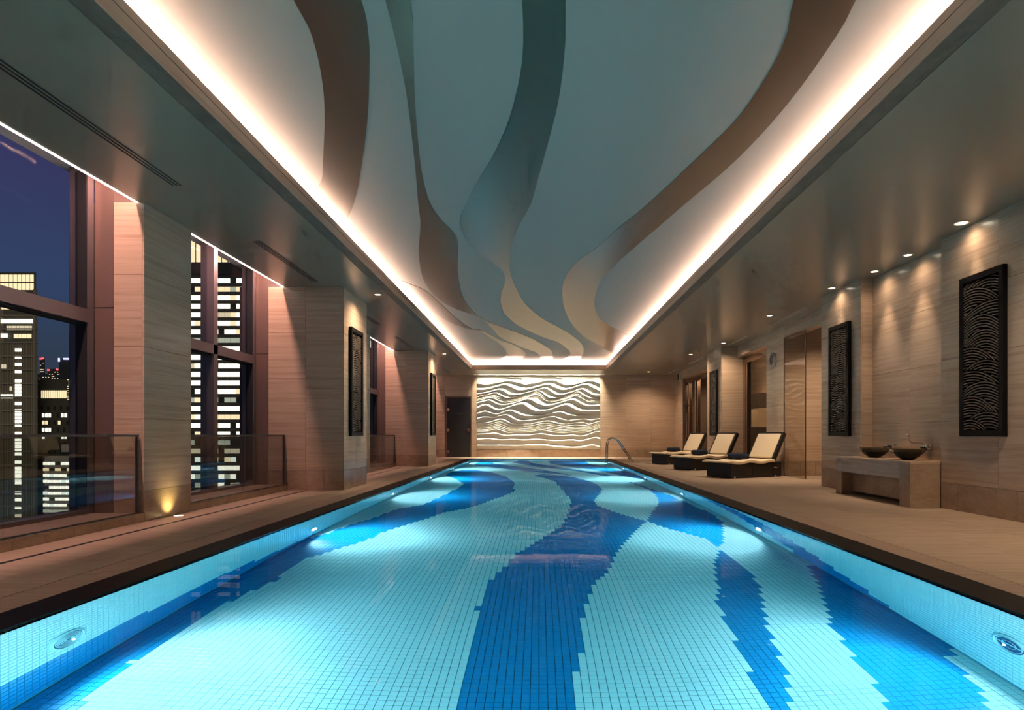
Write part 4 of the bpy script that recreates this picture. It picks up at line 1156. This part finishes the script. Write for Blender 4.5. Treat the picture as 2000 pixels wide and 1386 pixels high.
# ------------------------------------------------------------------ pool ladder rails
lad = empty('pool_ladder', (2.9, 25.9, 0))
tag(lad, 'pair of curved chrome grab rails at the far pool corner', 'ladder')
for y in (25.45, 26.05):
    P = [(2.74, y, -0.9), (2.74, y, 0.0), (2.745, y, 0.55), (2.77, y, 0.76), (2.84, y, 0.88), (2.95, y, 0.93), (3.08, y, 0.90), (3.22, y, 0.78), (3.42, y, 0.50), (3.62, y, 0.20), (3.74, y, 0.0)]
    o = MB().tube([tuple(p) for p in catmull(P, 4)], 0.022, 10).build('grab_rail', M['steel'], lad, smooth=True)
    MB().lathe([(0.05, 0.0), (0.05, 0.012), (0.03, 0.018)], (3.74, y, 0.001), 18).build('foot_plate', M['steel'], o)
for z in (-0.25, -0.52, -0.80):
    B(2.70, 2.78, 25.45, 26.05, z, z + 0.03).build('tread', M['steel'], lad)

# ------------------------------------------------------------------ downlights, vents, uplight
def downlight(x, y, label, target=None, watts=DOWN_W, angle=50, r=0.055, col=(1.0, 0.76, 0.54), room_fill=0.0):
    e0 = empty('downlight', (x, y, SOF))
    tag(e0, label, 'downlight', 'recessed downlights in the soffits')
    MB().lathe([(r + 0.022, 0.0), (r + 0.022, -0.006), (r, -0.008), (r, -0.001)], (x, y, SOF), 28).build('trim_ring', M['cream'], e0)
    MB().lathe([(r - 0.002, -0.002), (r - 0.002, -0.004), (0.002, -0.005)], (x, y, SOF), 24).build('lamp', M['e_down'], e0)
    if target: spot('beam', (x, y, SOF - 0.02), target, watts, angle, 1.0, col, e0, 0.03)
    if room_fill: spot('room_fill', (x, y, SOF - 0.02), (x, y, 0), room_fill * DOWN_W, 150, 1.0, col, e0, 0.03)  # wide fill spot added to the fixture to warm the room
downlight(5.62, 8.45, 'round downlight in front of the big lattice panel', (XRA - 0.02, 8.35, 2.2), DOWN_W * 0.35, 40, 0.075, room_fill=0.12)
downlight(5.78, 9.95, 'round downlight over the nearer basin', (5.80, 9.95, 0.7), DOWN_W * 1.1, 50, room_fill=0.12)
downlight(5.78, 10.95, 'round downlight over the farther basin', (5.80, 10.95, 0.7), DOWN_W * 1.1, 50, room_fill=0.12)
downlight(5.62, 12.2, 'round downlight in front of the lattice panel by the passage', (XRA - 0.02, 12.2, 2.2), DOWN_W * 0.35, 40, room_fill=0.12)
downlight(5.66, 19.5, 'round downlight over the gap between the nearer loungers', (5.4, 19.0, 0.4), DOWN_W * 1.5, 85, room_fill=1.0)
downlight(5.30, 22.2, 'round downlight before the pier behind the loungers', (5.3, 22.6, 0.4), DOWN_W * 1.5, 85, room_fill=1.0)
downlight(4.9, 28.4, 'added round downlight close to the end wall on the lounger side', (4.9, 29.5, 0.5), DOWN_W * 1.0, 110, room_fill=0.8)  # added lamp, brightens the lounger side of the end wall
downlight(5.45, 15.0, 'added round downlight above the nearest lounger', (5.35, 15.6, 0.4), DOWN_W * 1.8, 85, room_fill=1.0)  # extra lamp added to light this lounger
downlight(5.3, 6.2, 'added unseen round downlight over the bare deck before the wide wall', (5.5, 6.6, 0.0), DOWN_W * 1.0, 110, room_fill=1.2)  # added out of view to light the wall and deck
downlight(4.9, 3.4, 'added unseen round downlight over the deck nearest the viewer on the lounger side', (5.2, 3.6, 0.0), DOWN_W * 0.5, 120, room_fill=0.7)  # second lamp added out of view, warms the near wall
downlight(-4.0, 2.6, 'added unseen round downlight over the deck nearest the viewer on the window side', (-4.0, 3.0, 0.0), DOWN_W * 0.5, 130, room_fill=0.4)  # added out of view as fill for the window side
downlight(-3.24, 12.75, 'round downlight beside the nearer deep pier', (XLP, 12.85, 1.6), DOWN_W * 0.8, 60, room_fill=1.2)
downlight(-3.30, 22.1, 'round downlight beside the farther deep pier', (XLP, 22.1, 1.6), DOWN_W * 0.9, 60, room_fill=1.4)
downlight(7.4, 14.7, 'round downlight inside the passage by the glass screen', (7.2, 15.6, 0.8), DOWN_W * 1.6, 110)
downlight(7.8, 20.5, 'round downlight in the lobby behind the nearer doorway', (8.2, 22.0, 1.0), DOWN_W * 2.5, 140)
downlight(7.8, 25.3, 'round downlight in the lobby behind the wide doorway', (8.4, 25.5, 1.0), DOWN_W * 2.5, 140)

def vent(x, w, y0, y1, label, n, mat):
    e0 = empty('linear_vent', (x, (y0 + y1) / 2, SOF))
    tag(e0, label, 'vent', 'slot air vents in the soffits')
    B(x - w / 2, x + w / 2, y0, y1, SOF - 0.004, SOF).build('frame', M['soffit'], e0)
    for k in range(n):
        xx = x - w / 2 + w * (k + 0.5) / n
        B(xx - w / n * 0.24, xx + w / n * 0.24, y0 + 0.01, y1 - 0.01, SOF - 0.006, SOF - 0.0035).build('slot', mat, e0)
vent(-4.09, 0.13, 2.0, 7.18, 'dark triple-slot vent in the soffit by the nearest window', 3, M['slot'])
vent(-4.11, 0.13, 9.23, 11.66, 'dark triple-slot vent in the soffit by the mullioned window', 3, M['slot'])
vent(-4.11, 0.13, 13.9, 16.2, 'triple-slot vent in the soffit just past the nearer deep pier', 3, M['slot'])
vent(-4.11, 0.13, 18.2, 20.7, 'triple-slot vent in the soffit before the farther deep pier', 3, M['slot'])
vent(-4.11, 0.13, 27.3, 29.2, 'triple-slot vent in the soffit near the dark door', 3, M['slot'])
vent(5.95, 0.10, 14.1, 16.3, 'pale slot vent in the soffit over the passage', 2, M['slot_light'])
vent(5.95, 0.10, 18.2, 20.15, 'pale slot vent in the soffit over the nearer doorway', 2, M['slot_light'])
vent(5.95, 0.10, 22.9, 25.3, 'pale slot vent in the soffit over the wide doorway', 2, M['slot_light'])
vent(5.95, 0.10, 27.3, 29.6, 'pale slot vent in the soffit at the end wall', 2, M['slot_light'])

up = empty('floor_uplight', (-4.65, 8.19, 0))
tag(up, 'small round yellow uplight in the deck before the slim pier', 'uplight')
MB().lathe([(0.075, 0.0), (0.075, 0.006), (0.055, 0.009)], (-4.65, 8.19, 0), 28).build('ring', M['steel'], up)
MB().lathe([(0.055, 0.006), (0.055, 0.010), (0.003, 0.011)], (-4.65, 8.19, 0), 24).build('lens', M['e_up'], up)
spot('beam', (-4.66, 8.19, 0.015), (-4.79, 8.19, 0.26), 10, 105, 1.0, (1.0, 0.80, 0.30), up, 0.012)

# ------------------------------------------------------------------ the city at night
M['bld_dark'] = plain('dark tower cladding', (0.055, 0.052, 0.040), 0.7, var=0.15, scale=0.2)
M['bld_fin'] = plain('tower fins', (0.20, 0.17, 0.12), 0.7, var=0.1)
M['bld_pale'] = plain('pale concrete', (0.42, 0.36, 0.28), 0.8, var=0.08, scale=0.3)
M['bld_black'] = plain('black tower cladding', (0.02, 0.02, 0.018), 0.5, var=0.2)
LIT = [emit('lit office window', (1.0, 0.97, 0.80), 1.25, False), emit('warm lit window', (1.0, 0.80, 0.48), 0.8, False),
       emit('dim lit window', (0.75, 0.82, 0.66), 0.28, False), emit('cool lit window', (0.90, 1.0, 0.92), 0.9, False), emit('soft lit window', (1.0, 0.86, 0.6), 0.4, False)]
_wm = {}
def lit(parent, x0, x1, y, z0, z1, mi, name='window', dep=0.3):
    key = (round(x1 - x0, 2), round(z1 - z0, 2), mi, name)
    if key not in _wm:
        me = bpy.data.meshes.new(name); w, h = (x1 - x0) / 2, (z1 - z0) / 2
        b = MB().box(-w, w, -dep, 0, -h, h); me.from_pydata(b.v, [], b.f); me.materials.append(LIT[mi] if isinstance(mi, int) else M[mi]); me.update(); _wm[key] = me
    o = bpy.data.objects.new(name, _wm[key]); COL.objects.link(o)
    o.location = Vector(((x0 + x1) / 2, y, (z0 + z1) / 2)) - wloc(parent); o.parent = parent
    return o
PXM = lambda px, Y: (px - 1053) * Y / 1240
PZM = lambda py, Y: EYE + (849 - py) * Y / 1240

def block(x0, x1, y, dep, z0, z1):
    """a tower whose street front faces the windows and whose flank runs back along its own side street"""
    k = x1 / y
    return MB().prism([(x0, y), (x1, y), (x1 + k * dep, y + dep), (x0 + k * dep, y + dep)], 'z', z0, z1)

# banded office tower behind the mullioned window
Yb = 300.0
b5 = empty('office_tower', (-150, Yb, -90))
tag(b5, 'black office tower with bright bands of lit windows behind the mullioned window', 'building')
B(-200, -118, Yb, Yb + 34, -90, 96).build('body', M['bld_black'], b5)
side = MB()
r = random.Random(5)
rows = 26; zt = PZM(548, Yb); dz = 4.02
for i in range(rows):
    z = zt - i * dz
    B(-200, -118, Yb - 0.5, Yb, z - 2.9, z - 1.25).build('spandrel', M['bld_dark'], b5)
    mood = r.choice([0, 0, 0, 0, 3, 0, 1, 2]) if i < 18 else r.choice([0, 2, 2, 4, 3, 2])
    for k in range(11):
        xa = -165.5 + k * 2.8
        if r.random() < (0.06 if i < 18 else 0.25): continue
        mi = mood if r.random() < 0.8 else r.choice([0, 1, 2, 4])
        lit(b5, xa + 0.12, xa + 2.68, Yb, z - 1.15, z + 1.1, mi)
    for k in list(range(-12, 0)) + list(range(11, 17)):
        xa = -165.5 + k * 2.8
        if r.random() < 0.15: continue
        side.box(xa + 0.12, xa + 2.68, Yb - 0.3, Yb, z - 1.15, z + 1.1, mood if r.random() < 0.8 else r.choice([0, 1, 2, 4]))
side.build('outer_windows', LIT[:5], b5, fix=False)['kind'] = 'stuff'
for k in range(26):                                  # crown lanterns
    lit(b5, -198.5 + k * 3.05, -196.1 + k * 3.05, Yb, PZM(512, Yb), PZM(470, Yb), 1, 'crown_light')
B(-200, -118, Yb - 0.6, Yb, PZM(536, Yb), PZM(514, Yb)).build('crown_band', M['bld_black'], b5)
# slice of a nearer office block beyond the first deep pier
Yb = 200.0
b6 = empty('office_block', (-52, Yb, -60))
tag(b6, 'dark office block seen in the narrow gap past the nearer deep pier', 'building')
B(-62, -42, Yb, Yb + 20, -60, 60).build('body', M['bld_black'], b6)
for i in range(17):
    z = PZM(672 + (i - 4) * 24.4, Yb)
    for k in range(6):
        if r.random() < 0.15: continue
        lit(b6, -60.5 + k * 3.0, -57.8 + k * 3.0, Yb, z - 1.1, z + 1.15, r.choice([3, 3, 0, 2]))
# finned tower at the far left
Yb = 300.0
b1 = empty('finned_tower', (-255, Yb, -90))
tag(b1, 'tall finned tower with a lit crown at the edge of the nearest window', 'building')
x0, x1 = PXM(-90, Yb), PXM(73, Yb)
block(x0, x1, Yb, 34, -90, PZM(566, Yb)).build('body', M['bld_dark'], b1)
block(x0, PXM(64, Yb), Yb + 2, 30, PZM(566, Yb), PZM(529, Yb)).build('crown', M['bld_dark'], b1)
for k in range(16):
    xa = PXM(-70 + k * 8.2, Yb)
    for zz in (PZM(566, Yb), PZM(549, Yb)):
        lit(b1, xa, xa + 1.5, Yb + 2, zz + 0.2, zz + 3.6, 1, 'crown_light')
fm = MB()
xx = x0
while xx < x1:
    fm.box(xx, xx + 0.35, Yb - 1.2, Yb, -90, PZM(670, Yb)); xx += 1.25
o = fm.build('fins', M['bld_fin'], b1, fix=False); o['kind'] = 'stuff'
for k in range(24):
    z = PZM(590 + k * 26.5, Yb)
    B(x0, x1 + 0.3, Yb - 1.6, Yb, z - 0.35, z + 0.35).build('floor_band', M['bld_fin'], b1)
for xb in (PXM(4, Yb), PXM(70.5, Yb), PXM(-60, Yb)):
    B(xb, xb + 0.7, Yb - 1.8, Yb, -90, PZM(566, Yb)).build('corner_post', M['bld_fin'], b1)
for py, a, b, mi in ((601, 8, 30, 1), (602, 34, 68, 4), (628, 6, 70, 0), (641, 18, 70, 4), (656, 6, 24, 0), (657, 32, 70, 1), (716, 8, 18, 4), (759, 24, 31, 4), (774, 6, 30, 0)):
    k = a
    while k < b - 3:
        lit(b1, PXM(k, Yb), PXM(k + 3.6, Yb), Yb - 1.25, PZM(py + 4, Yb), PZM(py - 4, Yb), mi); k += 5
for py in list(range(684, 740, 14)) + list(range(744, 776, 7)) + [788] + list(range(802, 836, 7)) + [846] + list(range(858, 892, 7)) + [902] + list(range(914, 948, 7)) + [962, 975, 990, 1006, 1022]:
    lit(b1, PXM(34.5, Yb), PXM(46, Yb), Yb - 1.3, PZM(py + 3, Yb), PZM(py - 3, Yb), 0 if py < 995 else 4)
# older block with a lit cornice
Yb = 340.0
b3 = empty('stone_block', (-265, Yb, -90))
tag(b3, 'dark stone block with a row of lit attic columns', 'building')
x0, x1 = PXM(76, Yb), PXM(138, Yb)
block(x0 - 12, x1, Yb, 30, -90, PZM(780, Yb)).build('body', M['bld_dark'], b3)
block(x0 - 12, PXM(127, Yb), Yb + 1.5, 26, PZM(780, Yb), PZM(740, Yb)).build('attic', M['bld_dark'], b3)
for k in range(14):
    xa = PXM(77 + k * 3.6, Yb); lit(b3, xa, xa + 0.55, Yb + 1.5, PZM(777, Yb), PZM(762, Yb), 1, 'attic_light')
for k, j in ((0, 0), (1, 0), (2, 0), (0, 1), (1, 1), (0, 2), (1, 2), (2, 2), (6, 0), (7, 0), (6, 3), (7, 3), (0, 3), (5, 1)):
    xa = PXM(83 + k * 6.2, Yb); zz = PZM(811 + j * 14, Yb); lit(b3, xa, xa + 1.2, Yb, zz - 1, zz + 1, 0 if j != 1 else 1)
for k in range(9):
    for j in range(9):
        if (k + j) % 2: continue
        xa = PXM(80 + k * 6.2, Yb); zz = PZM(797 + j * 14, Yb)
        B(xa, xa + 1.2, Yb - 0.1, Yb, zz - 1.2, zz + 1.2).build('dark_window', M['bld_black'], b3)
# pale stepped office with lit floors
Yb = 220.0
b4 = empty('pale_office', (-168, Yb, -60))
tag(b4, 'pale stepped office with ribbon windows low in the nearest window', 'building')
x0, x1 = PXM(80, Yb), PXM(186, Yb)
B(x0, x1, Yb + 0.8, Yb + 24, -60, PZM(893, Yb)).build('body', M['bld_dark'], b4)
B(PXM(104, Yb), PXM(176, Yb), Yb + 4, Yb + 18, PZM(893, Yb), PZM(883, Yb)).build('setback', M['bld_black'], b4)
B(PXM(107, Yb), PXM(178, Yb), Yb + 3, Yb + 18, PZM(883, Yb), PZM(868, Yb)).build('penthouse', M['bld_pale'], b4)
MB().tube([(PXM(148, Yb), Yb + 8, PZM(868, Yb)), (PXM(148, Yb), Yb + 8, PZM(832, Yb))], 0.12, 6).build('mast', M['bld_pale'], b4)
for k in range(10):
    z = PZM(898 + k * 11.6, Yb)
    o = MB()
    P = [(x0, Yb + 1), (PXM(100, Yb), Yb), (PXM(150, Yb), Yb), (PXM(162, Yb), Yb + 0.5), (x1, Yb + 4), (x1, Yb + 6), (x0, Yb + 6)]
    o.prism(P, 'z', z - (0.75 if k else 0.55), z + (0.25 if k else 1.2)).build('floor_band', M['bld_pale'], b4)
    for j in range(7):
        if r.random() < (0.35 if k in (0, 1, 7, 8, 9) else 0.08): continue
        xa = PXM(82 + j * 11.6, Yb)
        lit(b4, xa, xa + 1.85, Yb + 0.75, z - 1.75, z - 0.72, (1 if k == 1 else r.choice([0, 0, 0, 3])) if k < 8 else 2)
# far skyline
Yb = 1100.0
sk = empty('distant_tower', (PXM(132, Yb), Yb, -90))
tag(sk, 'distant skyscraper with blue-white top lights on the skyline', 'building')
block(PXM(115, Yb), PXM(143, Yb), Yb, 30, -90, PZM(700, Yb)).build('body', M['bld_black'], sk)
LIT += [emit('blue sign light', (0.45, 0.50, 1.0), 2.2, False), emit('red obstruction light', (1.0, 0.10, 0.14), 1.6, False)]
lit(sk, PXM(125, Yb), PXM(136, Yb), Yb, PZM(702, Yb), PZM(699, Yb), 5, 'sign_light', 2)
lit(sk, PXM(115, Yb), PXM(117, Yb), Yb, PZM(706, Yb), PZM(699, Yb), 5, 'sign_light', 2)
lit(sk, PXM(140, Yb), PXM(141.5, Yb), Yb, PZM(730, Yb), PZM(704, Yb), 3, 'edge_light', 2)
Yb = 1000.0
for n_, (xa, xb, yt, lb, red) in enumerate(((78, 88, 698, 'thin dark far tower with two red lights', True), (93, 116, 720, 'dark far block with red rooftop lights', True), (126, 147, 735, 'brightly dotted apartment block on the skyline', False), (147, 162, 745, 'low far block with scattered lights by the window frame', False), (60, 96, 730, 'wide low far block behind the finned tower', False))):
    t_ = empty('distant_block', (PXM((xa + xb) / 2, Yb), Yb - n_ * 30, -90))
    tag(t_, lb, 'building', 'far blocks on the night skyline')
    y_ = Yb - n_ * 30
    block(PXM(xa, y_), PXM(xb, y_), y_, 20, -90, PZM(yt, y_)).build('body', M['bld_black'], t_)
    if red:
        lit(t_, PXM(xa + 1, y_), PXM(xa + 4, y_), y_, PZM(yt + 4, y_), PZM(yt + 1, y_), 6, 'red_light', 2)
        lit(t_, PXM(xb - 5, y_), PXM(xb - 2, y_), y_, PZM(yt + 3, y_), PZM(yt, y_), 6, 'red_light', 2)
    px = xa + 1
    while px < xb - 1:
        py = yt + 6
        while py < yt + 75:
            if r.random() < (0.7 if n_ == 2 else 0.3): lit(t_, PXM(px, y_), PXM(px + 1.3, y_), y_, PZM(py + 1.2, y_), PZM(py, y_), 1 if r.random() < .7 else 4, 'window', 1)
            py += 4.2
        px += 2.6
# street below
st = B(-900, -30, 60, 1500, -92, -90).build('city_ground', plain('dark street', (0.03, 0.03, 0.028), 0.8))
tag(st, 'dark city ground far below the windows', kind='structure')
